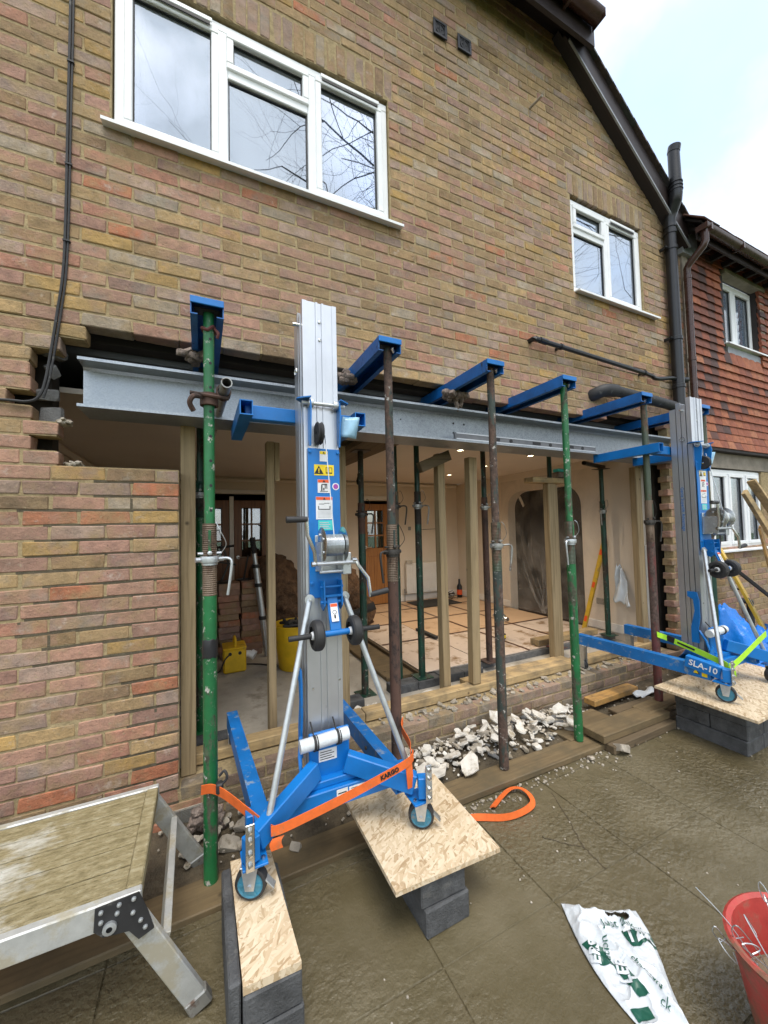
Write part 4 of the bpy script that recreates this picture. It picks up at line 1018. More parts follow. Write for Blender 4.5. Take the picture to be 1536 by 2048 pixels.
# power tool standing on the boards
dr = thing('cordless_driver', 'yellow and black cordless driver standing on its battery on the boards', 'power tool', (3.10, 1.06, .279))
b = MB(); b.box(3.055, 3.145, 1.01, 1.11, .279, .345, .008); b.build('battery', 'rubber', dr)
b = MB(); b.box(3.068, 3.132, 1.006, 1.0095, .295, .33, .001); b.build('battery_label', 'st_yellow', dr)
b = MB(); b.tube([(3.10, 1.06, .345), (3.10, 1.05, .43), (3.10, 1.06, .50)], [.032, .026, .030], 10); b.build('grip', 'ink', dr)
b = MB(); b.lathe([(0, -.12), (.022, -.12), (.026, -.06), (.046, -.05), (.05, .06), (.035, .09), (0, .095)], (3.10, 1.05, .525), 'y', 14); b.build('tool_head', 'chrome', dr)
# yellow transformer
tr = thing('site_transformer', 'small yellow site transformer with carry handle on the concrete floor', 'transformer', (.30, 1.78, .2))
b = MB(); b.box(.19, .40, 1.66, 1.90, .203, .43, .014); b.box(.185, .405, 1.655, 1.905, .425, .445, .008); b.build('transformer_case', 'yellow', tr)
b = MB(); b.tube(smooth_pts([(.30, 1.70, .44), (.30, 1.71, .50), (.30, 1.78, .52), (.30, 1.85, .50), (.30, 1.86, .44)], 4), .014, 8); b.build('carry_handle', 'yellow', tr)
b = MB(); b.lathe([(0, -.012), (.016, -.012), (.016, 0)], (.25, 1.66, .39), 'y', 10); b.lathe([(0, -.012), (.016, -.012), (.016, 0)], (.34, 1.66, .39), 'y', 10); b.build('outlet', 'ink', tr)
b = MB(); b.tube([(.40, 1.78, .34), (.455, 1.77, .335)], .033, 12); b.tube([(.455, 1.77, .335), (.49, 1.75, .315)], .045, 12); b.build('socket_cap', 'sticker', tr)
b = MB(); b.tube(smooth_pts([(.25, 1.65, .39), (.2, 1.60, .36), (.16, 1.63, .26), (.10, 1.7, .21), (.0, 1.75, .207)], 5), .007, 6); b.tube(smooth_pts([(.42, 1.85, .21), (.55, 1.78, .208), (.66, 1.66, .207)], 5), .007, 6); b.box(.645, .69, 1.60, 1.66, .203, .235, .008); b.build('lead', 'rubber', tr)
# yellow bucket with things in it
bk = thing('yellow_bucket', 'tall yellow builders bucket behind the orange-strapped lift', 'bucket', (.86, 1.55, .2))
b = MB(); b.lathe([(0, 0), (.155, 0), (.162, .012), (.218, .42), (.226, .425), (.226, .44), (.214, .44), (.157, .02), (0, .015)], (.86, 1.55, .203), 'z', 28); b.build('bucket_body', 'yellow', bk)
b = MB()
for k in range(9): b.tube(smooth_pts([(.86+rc.uniform(-.15, .15), 1.55+rc.uniform(-.15, .15), .60+rc.uniform(-.02, .08)) for _ in range(4)], 4), .016, 7)
tag(b.build('hose_coil', 'rubber'), 'dark hose and tools piled in the top of the yellow bucket', 'hose')
# pallet-style stack of reclaimed bricks, each one its own brick
bs = thing('brick_stack', 'stacked pile of reclaimed brown bricks against the far doors', 'brick pile', (.30, 2.3, .2))
rs_ = random.Random(11)
for r_ in range(12):
    z = .201+.0675*r_
    for j in range(3):
        for i in range(3):
            if r_ > 9 and i == 0 and j == 0: continue
            hd = (r_+j) % 2
            ti = rs_.choice((9, 1, 11, 5, 6, 10, 4, 7)); m = brick_mesh(ti, rs_.randrange(6))
            o = bpy.data.objects.new('brick', m); COL.objects.link(o); o.parent = bs
            o.location = Vector((.04+.235*i+rs_.uniform(-.012, .012), 2.16+.11*j+rs_.uniform(-.008, .008), z+.033))-bs.location; o.rotation_euler = (0, 0, rs_.uniform(-.05, .05))
b = MB(); b.lathe([(0, 0), (.11, 0), (.12, .012), (.05, .02), (0, .02)], (.20, 2.25, 1.015), 'z', 18); b.tube([(.20, 2.25, 1.03), (.28, 2.3, 1.22), (.22, 2.3, 1.42)], .012, 8); b.tube([(.10, 2.3, 1.26), (.36, 2.3, 1.20)], .010, 8); b.tube([(.14, 2.34, 1.40), (.34, 2.28, 1.42)], .014, 8); b.lathe([(0, 0), (.09, 0), (.09, .012), (0, .014)], (.45, 2.4, 1.012), 'z', 16); b.tube([(.45, 2.4, 1.02), (.50, 2.4, 1.30)], .011, 8)
tag(b.build('site_light_stand', 'darksteel'), 'folded dark tripod stand lying on the brick pile', 'tripod stand')
# ribbed telescopic pole and wool rolls
tpz = thing('telescopic_pole', 'grey telescopic pole with black ribbed end leaning by the brick pile', 'pole', (.66, 2.05, .2))
b = MB(); b.tube([(.66, 2.05, .205), (.55, 2.10, 1.20)], .034, 12); b.tube([(.55, 2.1, 1.20), (.535, 2.108, 1.34)], .026, 12); b.build('pole_tube', 'zinc', tpz)
b = MB()
for z in (.62, .98, 1.19): k = (z-.205)/.995; b.lathe([(.036, -.02), (.042, -.02), (.042, .02), (.036, .02)], (.66-.11*k, 2.05+.05*k, z), 'z', 12)
pts = [(.535-.018*t, 2.108+.006*t, 1.33+.18*t) for t in [i/12 for i in range(13)]]; b.tube(pts, [.034 if i % 2 else .027 for i in range(13)], 10); b.build('pole_grip', 'rubber', tpz, each=True)
def roll(name, c, r, L, axis, seed, label):
    rg = random.Random(seed); mb = MB(); n = 26; k = 22
    ax = Vector(axis).normalized(); u = ax.orthogonal().normalized(); w = ax.cross(u)
    vs = []; fs = []
    for i in range(k+1):
        for j in range(n):
            a = 2*math.pi*j/n; p = ax*(i/k-.5)*L; q = r*(1+0.30*noise.noise(Vector((math.cos(a)*2.2, math.sin(a)*2.2, i*.35+seed)))+0.16*noise.noise(Vector((math.cos(a)*7, math.sin(a)*7, i*1.1+seed)))+.06*math.sin(a*9+i))
            q *= math.sqrt(max(0.05, 1-(2*i/k-1)**6)); vs.append(Vector(c)+p+(u*math.cos(a)+w*math.sin(a))*q)
    for i in range(k):
        for j in range(n): fs.append((i*n+j, i*n+(j+1) % n, (i+1)*n+(j+1) % n, (i+1)*n+j))
    fs.append(tuple(range(n))); fs.append(tuple(k*n+j for j in range(n))); mb.add(vs, fs)
    return tag(mb.build(name, 'hessian', smooth=60), label, 'insulation roll')
roll('insulation_roll', (0.92, 2.55, .80), .26, 1.05, (.55, .1, -.9), 3, 'brown shaggy insulation roll leaning beside the brick pile')
roll('insulation_roll', (1.80, 2.55, .62), .25, .95, (.5, .2, -.8), 8, 'brown shaggy insulation roll slumped by the oak door')
b = MB(); b.tube([(1.62, 2.1, .5), (1.95, 2.0, .62)], .05, 12); b.tube([(1.55, 2.12, .28), (1.55, 2.12, .52)], .09, 10); tag(b.build('vacuum_hose', 'rubber'), 'dark grey vacuum hose end in front of the wool roll by the oak door', 'hose')
b = MB(); b.bar((1.52, 2.3, .235), (1.38, 2.5, 1.75), .022, .06); tag(b.build('wood_lath', 'oak_dk'), 'thin brown wooden lath leaning upright beside the wool roll', 'wood strip')
b = MB(); b.box(2.44, 2.49, 1.42, 1.86, .2775, .31, .003); tag(b.build('batten_offcut', 'rubber'), 'short dark batten lying on the boarded floor', 'batten')
# yellow spirit level leaning on the right wall
yl = thing('spirit_level', 'yellow spirit level leaning inside against the wall by the socket', 'spirit level', (4.35, .78, FZ))
b = MB(); b.bar((4.30, .90, .268), (4.425, .66, 1.38), .028, .050, (0, .9, .2), .003); b.build('level_body', 'ylevel', yl)
b = MB()
for t in (.12, .5, .86): b.bar(Vector((4.30, .90, .268)).lerp(Vector((4.425, .66, 1.38)), t-.03), Vector((4.30, .90, .268)).lerp(Vector((4.425, .66, 1.38)), t+.03), .031, .035, (0, .9, .2))
b.build('level_vial', 'st_orange', yl, each=True)
b = MB(); b.tube(smooth_pts([(1.45, 1.2, 2.384), (1.45, 1.2, 2.25), (1.452, 1.2, 2.12)], 3), .004, 6); b.lathe([(0, .0), (.025, .01), (.03, .05), (.018, .09), (.018, .12), (0, .12)], (1.452, 1.2, 2.02), 'z', 12)
tag(b.build('hanging_lamp_holder', 'rubber'), 'bare lamp holder hanging on a flex from the ceiling', 'lamp holder')

hb = MB(); hb.sheet(16, 22, lambda u, v: Vector((4.40-.03*math.sin(u*9+v*6)-.05*v, .50-.02-(.05+.17*v)*(u-.3), 1.10-.42*v-.05*u+.015*math.sin(u*20)))); tag(hb.build('plastic_bag', 'bag', smooth=50, solid=.003), 'torn white plastic bag hanging beside the pale stud by the broken reveal', 'plastic bag')
hb = MB(); hb.bar((-.075, .66, 1.03), (.03, .60, 1.15), .05, .01, (0, 1, 0)); tag(hb.build('white_offcut', 'white'), 'small white offcut wedged against the green inner prop', 'offcut')

# ------------------------------------------------------------------ steel beam and needles
bx0, bx1 = -0.545, 4.62; BY, BZ0, BZ1 = -0.12, 2.208, 2.456
beam = thing('steel_beam', 'long galvanised steel beam held up across the opening', 'steel beam', (2.0, BY, BZ0))
b = MB(); t = 0.0145
def isec():
    w = 0.245; c = BY+w/2; tw = 0.0065; r = 0.014
    return [(BY, BZ0), (BY+w, BZ0), (BY+w, BZ0+t), (c+tw+r, BZ0+t), (c+tw, BZ0+t+r), (c+tw, BZ1-t-r), (c+tw+r, BZ1-t), (BY+w, BZ1-t), (BY+w, BZ1), (BY, BZ1), (BY, BZ1-t), (c-tw-r, BZ1-t), (c-tw, BZ1-t-r), (c-tw, BZ0+t+r), (c-tw-r, BZ0+t), (BY, BZ0+t)]
# the web stands close behind the front edge, as it shows in the opening
b.prism(isec(), bx1-bx0, lambda u, v, w: (bx0+w, u, v)); b.build('beam_section', 'steel', beam, smooth=20)
b = MB()
for x in (1.76, 1.86):
    for z in (2.30, 2.375): b.tube([(x, BY+0.1225-.0063, z), (x, BY+0.1225-.0085, z)], .0085, 10)
b.tube([(1.30, BY+.1160, 2.36), (1.30, BY+.1145, 2.36)], .006, 8)
b.build('bolt_hole', 'ink', beam, smooth=0)
lv = thing('spirit_level', 'long grey spirit level resting on the bottom flange of the beam', 'spirit level', (2.45, BY+.03, BZ0+t))
b = MB(); b.box(1.70, 3.26, BY+.012, BY+.038, BZ0+t+.0005, BZ0+t+.056, .003); b.build('level_body', 'level_grey', lv)
b = MB(); b.box(1.71, 3.25, BY+.0095, BY+.0118, BZ0+t+.004, BZ0+t+.012); b.box(1.71, 3.25, BY+.0095, BY+.0118, BZ0+t+.047, BZ0+t+.054); b.build('level_edge', 'alu', lv, each=True)
b = MB()
for x in (2.08, 2.52, 2.92): b.box(x-.045, x+.045, BY+.0092, BY+.0117, BZ0+t+.016, BZ0+t+.042, .001); b.lathe([(0, BY+.0085), (.016, BY+.0085), (.016, BY+.0118)], (x+.16, 0, BZ0+t+.028), 'y', 12)
b.build('level_vial', 'ink', lv, each=True)
NX = [(0.028, 'green prop beside the brick pier'), (0.958, 'rusty prop next to the orange-strapped lift'), (1.716, 'grey-green prop by the rubble'), (2.400, 'bright green prop'), (3.315, 'dark red prop'), (4.20, 'prop behind the lime-strapped lift')]
for k, (x, ds_) in enumerate(NX):
    nd = thing('needle_beam', 'blue steel needle through the wall on the '+ds_, 'needle beam', (x, -0.53, 2.56), 'blue steel needles carrying the wall')
    w, z0, z1 = .070, 2.565, 2.643; y0, y1 = -0.535, 0.85; b = MB()
    pr = [(-w, z0), (-w+.030, z0), (-w+.030, z0+.005), (-w+.005, z0+.005), (-w+.005, z1-.005), (w-.005, z1-.005), (w-.005, z0+.005), (w-.030, z0+.005), (w-.030, z0), (w, z0), (w, z1), (-w, z1)]
    b.prism(pr, y1-y0, lambda u, v, q: (x+u, y0+q, v)); b.build('channel', 'needle', nd, smooth=0)
    b = MB(); b.box(x-w-.0005, x+w+.0005, y0-.010, y0-.0005, z1-.030, z1+.0015, .002); b.build('end_lip', 'blue', nd)
    b = MB(); b.box(x-.055, x+.055, -.50, -.44, 2.612, 2.618); b.build('seat_plate', 'darksteel', nd, smooth=0)
    if k: b = MB(); b.tube([(x+.02, -.515, 2.60), (x+.04, -.50, 2.585)], .010, 8); b.build('locking_bolt', 'chrome', nd)
def wool(c, s, seed, label, drips=()):
    rg = random.Random(seed); mb = MB()
    for k in range(26):
        p = Vector(c)+Vector((rg.gauss(0, s[0]), rg.gauss(0, s[1]), rg.gauss(0, s[2]))); mb.rock(p, .05, .05, .035, rg)
    for d in drips:
        p = Vector(c)+Vector((d[0], d[1], 0)); pts = [p+Vector((rg.uniform(-.012, .012), rg.uniform(-.01, .01), -d[2]*q/5)) for q in range(6)]; mb.tube(pts, [.022, .024, .019, .016, .019, .004], 6)
    return tag(mb.build('wool_tuft', 'wool', smooth=60), label, 'insulation tuft')
wool((.86, -.10, 2.555), (.035, .025, .010), 1, 'brown wool tuft hanging from the second needle')
wool((1.69, -.11, 2.548), (.045, .03, .010), 2, 'ragged brown wool tuft trailing down from the third needle', ((.03, 0, .115), (.065, 0, .085), (-.03, 0, .05)))
wool((-.02, -.10, 2.548), (.03, .02, .008), 4, 'small brown wool tuft under the needle on the pier-side green prop')
wool((.02, -.13, .10), (.03, .02, .05), 6, 'grey wool lump on the rubble beside the left leg of the orange-strapped lift')
wool((-.13, .55, .30), (.03, .03, .07), 9, 'pinkish wool lump on the concrete behind the brick pier')

# ------------------------------------------------------------------ adjustable props
def prop(x, y, z0, zn, zt, z1, label, mo, mi, mt='thread', mc='castgrey', side=1, hang='r', base=True, plate=True, holes=True, group='steel props'):
    """z0 foot, zn collar height, zt top of the thread, z1 head"""
    p = thing('steel_prop', label, 'steel prop', (x, y, z0), group)
    b = MB(); b.tube([(x, y, z0+.004), (x, y, zn-.165)], .0302, 16); b.build('outer_tube', mo, p)
    pr = [(.0302, zn-.165)]; k = int((zt-zn+.165)/.0095)
    for i in range(k): z = zn-.165+.0095*(i+.5); pr += [(.0318, z), (.0292, z+.00475)]
    pr += [(.0302, zt), (.025, zt)]; b = MB(); b.lathe(pr, (x, y, 0), 'z', 16); b.build('thread', mt, p, smooth=0)
    b = MB(); b.box(x-.006, x+.006, y-.0335, y-.0295, zn+.02, zt-.03, .002); b.build('thread_slot', mi, p)
    b = MB(); b.tube([(x, y, zt-.02), (x, y, z1)], .0242, 14); b.build('inner_tube', mi, p)
    b = MB(); b.lathe([(.032, -.016), (.041, -.014), (.043, 0), (.041, .014), (.032, .016)], (x, y, zn), 'z', 18)
    b.lathe([(.0305, -.027), (.034, -.026), (.034, -.017), (.0305, -.016)], (x, y, zn), 'z', 16)
    for a in (0.3, math.pi+.3): b.tube([(x+.042*math.cos(a), y+.042*math.sin(a), zn), (x+.062*math.cos(a), y+.062*math.sin(a), zn)], .012, 8)
    b.build('collar', mc, p)
    b = MB(); s = side; b.tube(smooth_pts([(x+s*.040, y-.02, zn+.002), (x+s*.075, y-.035, zn+.004), (x+s*.092, y-.04, zn-.012), (x+s*.088, y-.04, zn-.07), (x+s*.075, y-.036, zn-.165)], 4), .0065, 8)
    b.build('handle', mc, p)
    b = MB(); b.tube([(x-.05, y-.012, zn+.028), (x+.05, y+.004, zn+.028)], .0065, 8); b.lathe([(0, -.01), (.010, -.006), (.010, .006), (0, .01)], (x, y-.036, zn+.03), 'y', 8)
    b.tube(smooth_pts([(x+.05, y, zn+.028), (x+.07, y-.02, zn+.07), (x+.045, y-.03, zn+.13), (x+.028, y-.02, zt+.005)], 5), .002, 5); b.build('pin', mc, p)
    if holes:
        b = MB(); z = zt+.06; k = 0
        while z < z1-.06:
            for a in ((-math.pi/2, ) if True else ()):
                dx, dy = math.cos(a+.25), math.sin(a+.25); b.tube([(x+dx*.0236, y+dy*.0236, z), (x+dx*.0247, y+dy*.0247, z)], .0068, 8)
            z += .115
        if b.v: b.build('pin_hole', 'ink', p, smooth=0, kind='stuff')
    if base:
        b = MB(); b.box(x-.075, x+.075, y-.075, y+.075, z0, z0+.0065, .001); b.build('base_plate', mo, p)
    if plate:
        b = MB(); b.box(x-.07, x+.07, y-.07, y+.07, z1, z1+.006, .001); b.build('head_plate', 'darksteel', p)
    return p
YO = -0.47
P1 = prop(0.035, YO+.01, 0.0, 1.455, 1.62, 2.612, 'green prop beside the brick pier with the orange strap round its foot', 'green', 'green', mc='zinc', side=1, base=False, plate=False)
b = MB(); pr = [(.0306, 1.01), (.0328, 1.012), (.0332, 1.05), (.0326, 1.09), (.0306, 1.093)]; b.lathe(pr, (.035, YO+.01, 0), 'z', 16)
for v in b.v: v.z += .012*noise.noise(Vector((v.x*90, v.y*90, 1)))
b.build('tape_band', 'ink', P1)
b = MB(); b.tube(smooth_pts([(.035+.029*math.cos(a*.9), YO+.01+.029*math.sin(a*.9), 2.535+.012*math.sin(a*2.3)) for a in range(10)], 3), .008, 6); b.tube(smooth_pts([(.06, YO-.01, 2.535), (.075, YO-.03, 2.51), (.07, YO-.02, 2.49)], 3), .007, 6); b.build('red_rag', 'rust_red', P1)
prop(0.974, YO, 0.0, 1.445, 1.60, 2.612, 'rusty brown prop just behind the orange-strapped lift, purple-brown tube below', 'rust', 'rust_green', mc='darksteel', side=-1, plate=False)
prop(1.731, YO, 0.042, 1.450, 1.60, 2.612, 'weathered grey-green prop with rusty head standing at the rubble edge', 'rust_green', 'rust_green', mt='olive', mc='castgrey', side=1, base=False, plate=False)
prop(2.421, YO, 0.042, 1.455, 1.60, 2.612, 'bright green prop at the end of the rubble heap', 'green', 'green', mt='olive', mc='zinc', side=-1, base=False, plate=False)
prop(3.383, YO, 0.118, 1.58, 1.76, 2.612, 'dark red rusty prop that the lime strap is tied to', 'rust_red', 'olive', mc='darksteel', side=1, base=False, plate=False)
prop(4.300, YO, 0.0, 1.45, 1.60, 2.612, 'dark green prop half hidden behind the lime-strapped lift', 'green_dk', 'olive', mc='darksteel', side=1, plate=False)
prop(-0.005, 0.62, 0.2, 1.85, 1.95, 2.55, 'green inner prop on the concrete behind the brick pier', 'green', 'green_dk', mt='green_dk', mc='castgrey', side=-1)
prop(1.235, 0.62, 0.2, 1.70, 1.80, 2.24, 'dark inner prop under the doubled boards', 'green_dk', 'green_dk', mt='rust', mc='darksteel', side=1, holes=False)
prop(1.56, 0.62, 0.2, 1.77, 1.90, 2.55, 'dark inner prop behind the rusty brown prop', 'green_dk', 'green_dk', mc='darksteel', side=1, holes=False)
prop(1.755, 0.56, 0.268, 1.77, 1.90, 2.55, 'speckled dark green inner prop on the kerb of the raised floor', 'green_dk', 'green_dk', mt='darksteel', mc='castgrey', side=1, holes=False)
prop(2.520, 0.57, 0.272, 1.76, 1.86, 2.55, 'dark rusty inner prop behind the pale middle stud', 'rust', 'green_dk', mt='rust', mc='castgrey', side=1, holes=False)
prop(3.410, 0.55, 0.272, 1.80, 1.92, 2.55, 'dark inner prop with an orange collar in front of the dust sheet', 'rust_red', 'green_dk', mt='rust', mc='st_orange', side=-1, holes=False)
prop(4.300, 0.58, 0.272, 1.72, 1.84, 2.22, 'teal green inner prop carrying a short scaffold tube near the socket wall', 'green_dk', 'green_dk', mt='green_dk', mc='castgrey', side=-1, holes=False)
# scaffold tubes with couplers
sc1 = thing('scaffold_tube', 'short scaffold tube pointing outwards, clamped to the green prop by the brick pier', 'scaffold tube', (.085, -.44, 2.25))
b = MB(); b.pipe((.105, -.60, 2.245), (.060, .55, 2.235), .0242, .0195, 16); b.build('tube', 'castgrey', sc1)
b = MB(); b.lathe([(.0305, -.03), (.040, -.028), (.040, .028), (.0305, .03)], (.036, YO+.01, 2.20), 'z', 14)
b.tube([(-.045, YO-.03, 2.215), (.12, YO-.03, 2.205)], .009, 8); b.lathe([(.026, -.025), (.034, -.025), (.034, .025), (.026, .025)], (.098, -.46, 2.243), 'y', 14, True)
b.tube(smooth_pts([(.0, YO-.02, 2.205), (-.03, YO-.045, 2.195), (-.045, YO-.04, 2.165), (-.03, YO-.02, 2.135)], 4), .012, 8); b.build('coupler', 'rust', sc1)
sc2 = thing('scaffold_tube', 'dark scaffold tube lying across the head of the teal green prop', 'scaffold tube', (4.3, .58, 2.25))
b = MB(); b.pipe((3.90, .50, 2.262), (4.50, .66, 2.262), .0242, .02, 14); b.build('tube', 'darksteel', sc2)
# boards on the inner props
for k, (x, z, lab) in enumerate(((1.235, 2.247, 'upper dark board lying front to back on the inner prop head'), (1.46, 2.12, 'lower dark board hanging by the ceiling edge'))):
    b = MB(); b.box(x-.11, x+.11, .28, 1.9, z, z+.045, .004) if k == 0 else b.bar((1.40, .40, 2.30), (1.44, 1.9, 2.345), .22, .04)
    tag(b.build('scaffold_board', 'timber_y'), lab, 'scaffold board')
# ------------------------------------------------------------------ timber studs
def stud(x0, x1, y0, y1, z0, z1, label, mat='timber', lean=0.0, name='timber_stud', grp='timber studs in the opening'):
    b = MB(); b.bar(((x0+x1)/2, (y0+y1)/2, z0), ((x0+x1)/2+lean, (y0+y1)/2, z1), x1-x0, y1-y0, (0, 1, 0), .003)
    return tag(b.build(name, mat), label, 'timber stud', grp)
stud(-.108, -.030, .10, .165, .2, 2.34, 'tall stud fixed to the end of the brick pier')
stud(-.108, -.02, .62, .70, .2, 1.28, 'short cut stud behind the pier beside the green inner prop')
stud(.415, .465, .33, .42, .2, 2.206, 'slim stud between the pier-side green prop and the orange-strapped lift')
stud(.468, .505, .345, .39, 1.93, 2.206, 'short offcut nailed to the top of the slim stud', name='timber_offcut')
stud(.925, .985, .30, .38, .2, 2.206, 'stud half hidden behind the mast of the orange-strapped lift')
stud(1.815, 1.885, .31, .38, .2, 2.206, 'dark-faced stud with a short crosspiece near its top')
b = MB(); b.bar((1.61, .27, 2.065), (1.90, .27, 2.185), .055, .085, (0, 0, 1), .003)
tag(b.build('timber_crosspiece', 'timber_dk'), 'short sloping crosspiece near the top of the dark-faced stud', 'timber piece')
stud(2.02, 2.10, .185, .255, .274, 2.165, 'pale free-standing stud in the middle of the opening, its top in the open', lean=.03)
stud(3.21, 3.32, .40, .47, .2, 2.00, 'thick pale stud under a flat head piece beside the bright green prop')
stud(3.33, 3.39, .44, .53, .2, 2.06, 'thin stud just behind the bright green prop')
b = MB(); b.box(2.98, 3.46, .375, .50, 2.003, 2.055, .003); tag(b.build('head_timber', 'timber_x'), 'flat timber head piece on top of the thick pale stud', 'timber piece')
stud(4.33, 4.43, .20, .27, .2, 2.19, 'pale stud standing before the broken brick reveal with a hole near its middle', lean=.0)
b = MB(); b.box(4.445, 4.475, .13, .30, .27, 1.32, .002); tag(b.build('white_board', 'white'), 'narrow white board standing behind the dark red prop', 'board')
b = MB(); b.box(2.86, 2.95, .10, .17, 2.06, 2.16, .006)
sp_ = thing('scrubbing_brush', 'green topped scouring pad block perched by the thick stud head', 'scouring block', (3.40, .42, 2.056))
b = MB(); b.box(3.355, 3.475, .385, .475, 2.064, 2.125, .008); b.build('pad', 'wool', sp_)
b = MB(); b.box(3.36, 3.455, .39, .47, 2.126, 2.160, .010); b.build('pad_top', 'st_teal', sp_)
# sill plate of new timber on the plinth, in two lengths, and packing
for x0, x1, lab in ((-.05, 1.05, 'short length of the new timber sill plate behind the orange-strapped lift'), (1.055, 4.50, 'long length of the new timber sill plate on the plinth')):
    b = MB(); b.box(x0, x1, .170, .275, .2055, .268, .004); tag(b.build('sill_plate', 'timber_x'), lab, 'sill plate')
b = MB(); b.box(2.05, 3.3, .30, .42, .2065, .245, .003); tag(b.build('timber_batten', 'timber_x'), 'flat pale batten lying inside the sill plate', 'batten')
b = MB(); b.box(3.25, 4.2, .64, .76, .2795, .34, .003); tag(b.build('timber_batten', 'timber_x'), 'raised batten at the edge of the boarded floor', 'batten')

# ------------------------------------------------------------------ material lifts
def tri_icon(mb, T, s):
    mb.prism([(-s*.55, -s*.42), (s*.55, -s*.42), (0, s*.55)], .0006, lambda u, v, w: T @ Vector((u, v, w)))
def sticker(parent, T, w, h, mat, name='warning_label', k=0.0):
    b = MB(); b.box(-w/2, w/2, -h/2, h/2, k, k+.0008, 0, T); return b.build(name, mat, parent, smooth=0)
def lift(o, label, htop=2.47, dz=0.0, spread=.31, turnL=0.0, turnR=0.0, caster_in=0.0, detail=True, straightL=False):
    ox, oy, oz = o
    L = thing('material_lift', label, 'material lift', o, 'winch lifts holding up the beam')
    T0 = Matrix.Translation(o)
    def mb(): return MB(T0)
    def P(x, y, z): return Vector(o)+Vector((x, y, z))
    # base: cross tube, hub, splayed rear arms, long front legs
    b = mb(); b.box(-.37, .37, .125, .185, .125, .205, .004); base = b.build('base_frame', 'blue', L)
    b = mb(); b.box(-.095, .095, .188, .205, .13, .43, .004); b.box(-.11, .11, .15, .21, .206, .235, .003)
    for s in (-1, 1): b.prism([(0, 0), (.10, 0), (0, .10)], .008, lambda u, v, w, s=s: (s*(.115)+s*u, .16+w, .206+v))
    b.build('hub_plate', 'blue', base)
    for s in (-1, 1):
        b = mb(); b.bar((s*.07, .17, .285) if not (straightL and s < 0) else (-.37, .225, .225), (s*.345, .015, .190), .050, .085, ch=.004); b.box(s*.355-.045, s*.355+.045, -.045, .055, .128, .137, .002)
        b.bar((s*.345, -.01, .19), (s*.392, -.03, .19), .045, .09, ch=.003); arm = b.build('outrigger_arm', 'blue', L)
        b = mb(); b.box(s*.375-.016, s*.375+.016, -.060, -.0535, .135, .30, .002)
        for z in (.16, .20, .245, .28): b.lathe([(0, -.012), (.008, -.010), (.009, 0)], (s*.375, -.06, z), 'y', 8)
        for dx in (-.03, .03): b.lathe([(.009, 0), (.009, .008), (0, .010)], (s*.355+dx, -.02, .137), 'z', 6)
        b.build('bolt', 'chrome', arm)
    for s in (-1, 1):
        x0, x1 = s*spread, s*spread-.012-(0.035 if s < 0 else 0)
        pts = [Vector((x0, .08, .165)), Vector((x1, 1.12, .165))]; d = (pts[1]-pts[0]).normalized(); n = Vector((d.y, -d.x, 0))
        b = mb(); w, h, tt = .031, .045, .005
        for q in (-1, 1): b.bar(pts[0]+n*q*(w-tt/2), pts[1]+n*q*(w-tt/2), tt, 2*h)
        for q in (-1, 1): b.bar(pts[0]+Vector((0, 0, q*(h-tt/2))), pts[1]+Vector((0, 0, q*(h-tt/2))), 2*w-2*tt-.0005, tt)
        b.bar(pts[1]-d*.01+Vector((0, 0, .0)), pts[1]+d*.004, 2*w-.012, 2*h-.012)
        leg = b.build('leg', 'blue_worn', L, smooth=0)
        b = mb(); e = pts[1]+Vector((0, -.06, 0)); b.lathe([(.016, -.020), (.042, -.018), (.046, -.01), (.046, .01), (.042, .018), (.016, .020)], (e.x, e.y+.03, .046+(.2-oz)), 'x', 18, True); b.build('front_wheel', 'rubber', leg)
        b = mb(); b.box(e.x-.024, e.x-.021, e.y-.0, e.y+.055, .20-oz+.03, .125); b.box(e.x+.021, e.x+.024, e.y, e.y+.055, .20-oz+.03, .125); b.box(e.x-.03, e.x+.03, e.y-.03, e.y+.07, .108, .1195, .002); b.build('caster_fork', 'zinc', leg)
        b = mb()
        for yy in (.42, .80): b.lathe([(0, -.010), (.009, -.008), (.010, 0)], (x0-.031*1-.004, yy, .165), 'x', 8)
        b.build('leg_pin', 'darksteel', leg)
    # rear casters
    for s, tr in ((-1, turnL), (1, turnR)):
        cx = s*.365-s*caster_in; c = Vector((cx, 0, .058)); M_ = T0 @ Matrix.Translation(c) @ Matrix.Rotation(tr, 4, 'Z')
        cs = MB(M_); cs.lathe([(.050, -.019), (.057, -.015), (.0585, 0), (.057, .015), (.050, .019)], (0, 0, 0), 'x', 26); cs.lathe([(.044, -.0185), (.051, -.0195)], (0, 0, 0), 'x', 26); cs.lathe([(.051, .0195), (.044, .0185)], (0, 0, 0), 'x', 26)
        ca = cs.build('caster_wheel', 'rubber', L)
        cs = MB(M_); cs.lathe([(.012, -.020), (.040, -.016), (.046, -.0196), (.046, .0196), (.040, .016), (.012, .020)], (0, 0, 0), 'x', 22, True)
        for a in range(6): g = a*math.pi/3; cs.bar((-.0185, .014*math.cos(g), .014*math.sin(g)), (-.0185, .042*math.cos(g), .042*math.sin(g)), .004, .009); cs.bar((.0185, .014*math.cos(g), .014*math.sin(g)), (.0185, .042*math.cos(g), .042*math.sin(g)), .004, .009)
        cs.build('wheel_hub', 'hub', ca)
        cs = MB(M_)
        for q in (-1, 1): cs.prism([(-.016, -.014), (.016, -.014), (.030, .066), (-.030, .066)], .004, lambda u, v, w, q=q: (q*.0265+(w-.002), u, v))
        cs.box(-.032, .032, -.034, .034, .0655, .0705, .002); cs.tube([(-.034, 0, 0), (.034, 0, 0)], .008, 10); cs.build('caster_fork', 'zinc', ca)
        cs = MB(M_); cs.bar((0, -.02, .045), (0, -.085, -.020), .030, .006, (0, 0, 1), .002); cs.build('brake_pedal', 'castgrey', ca)
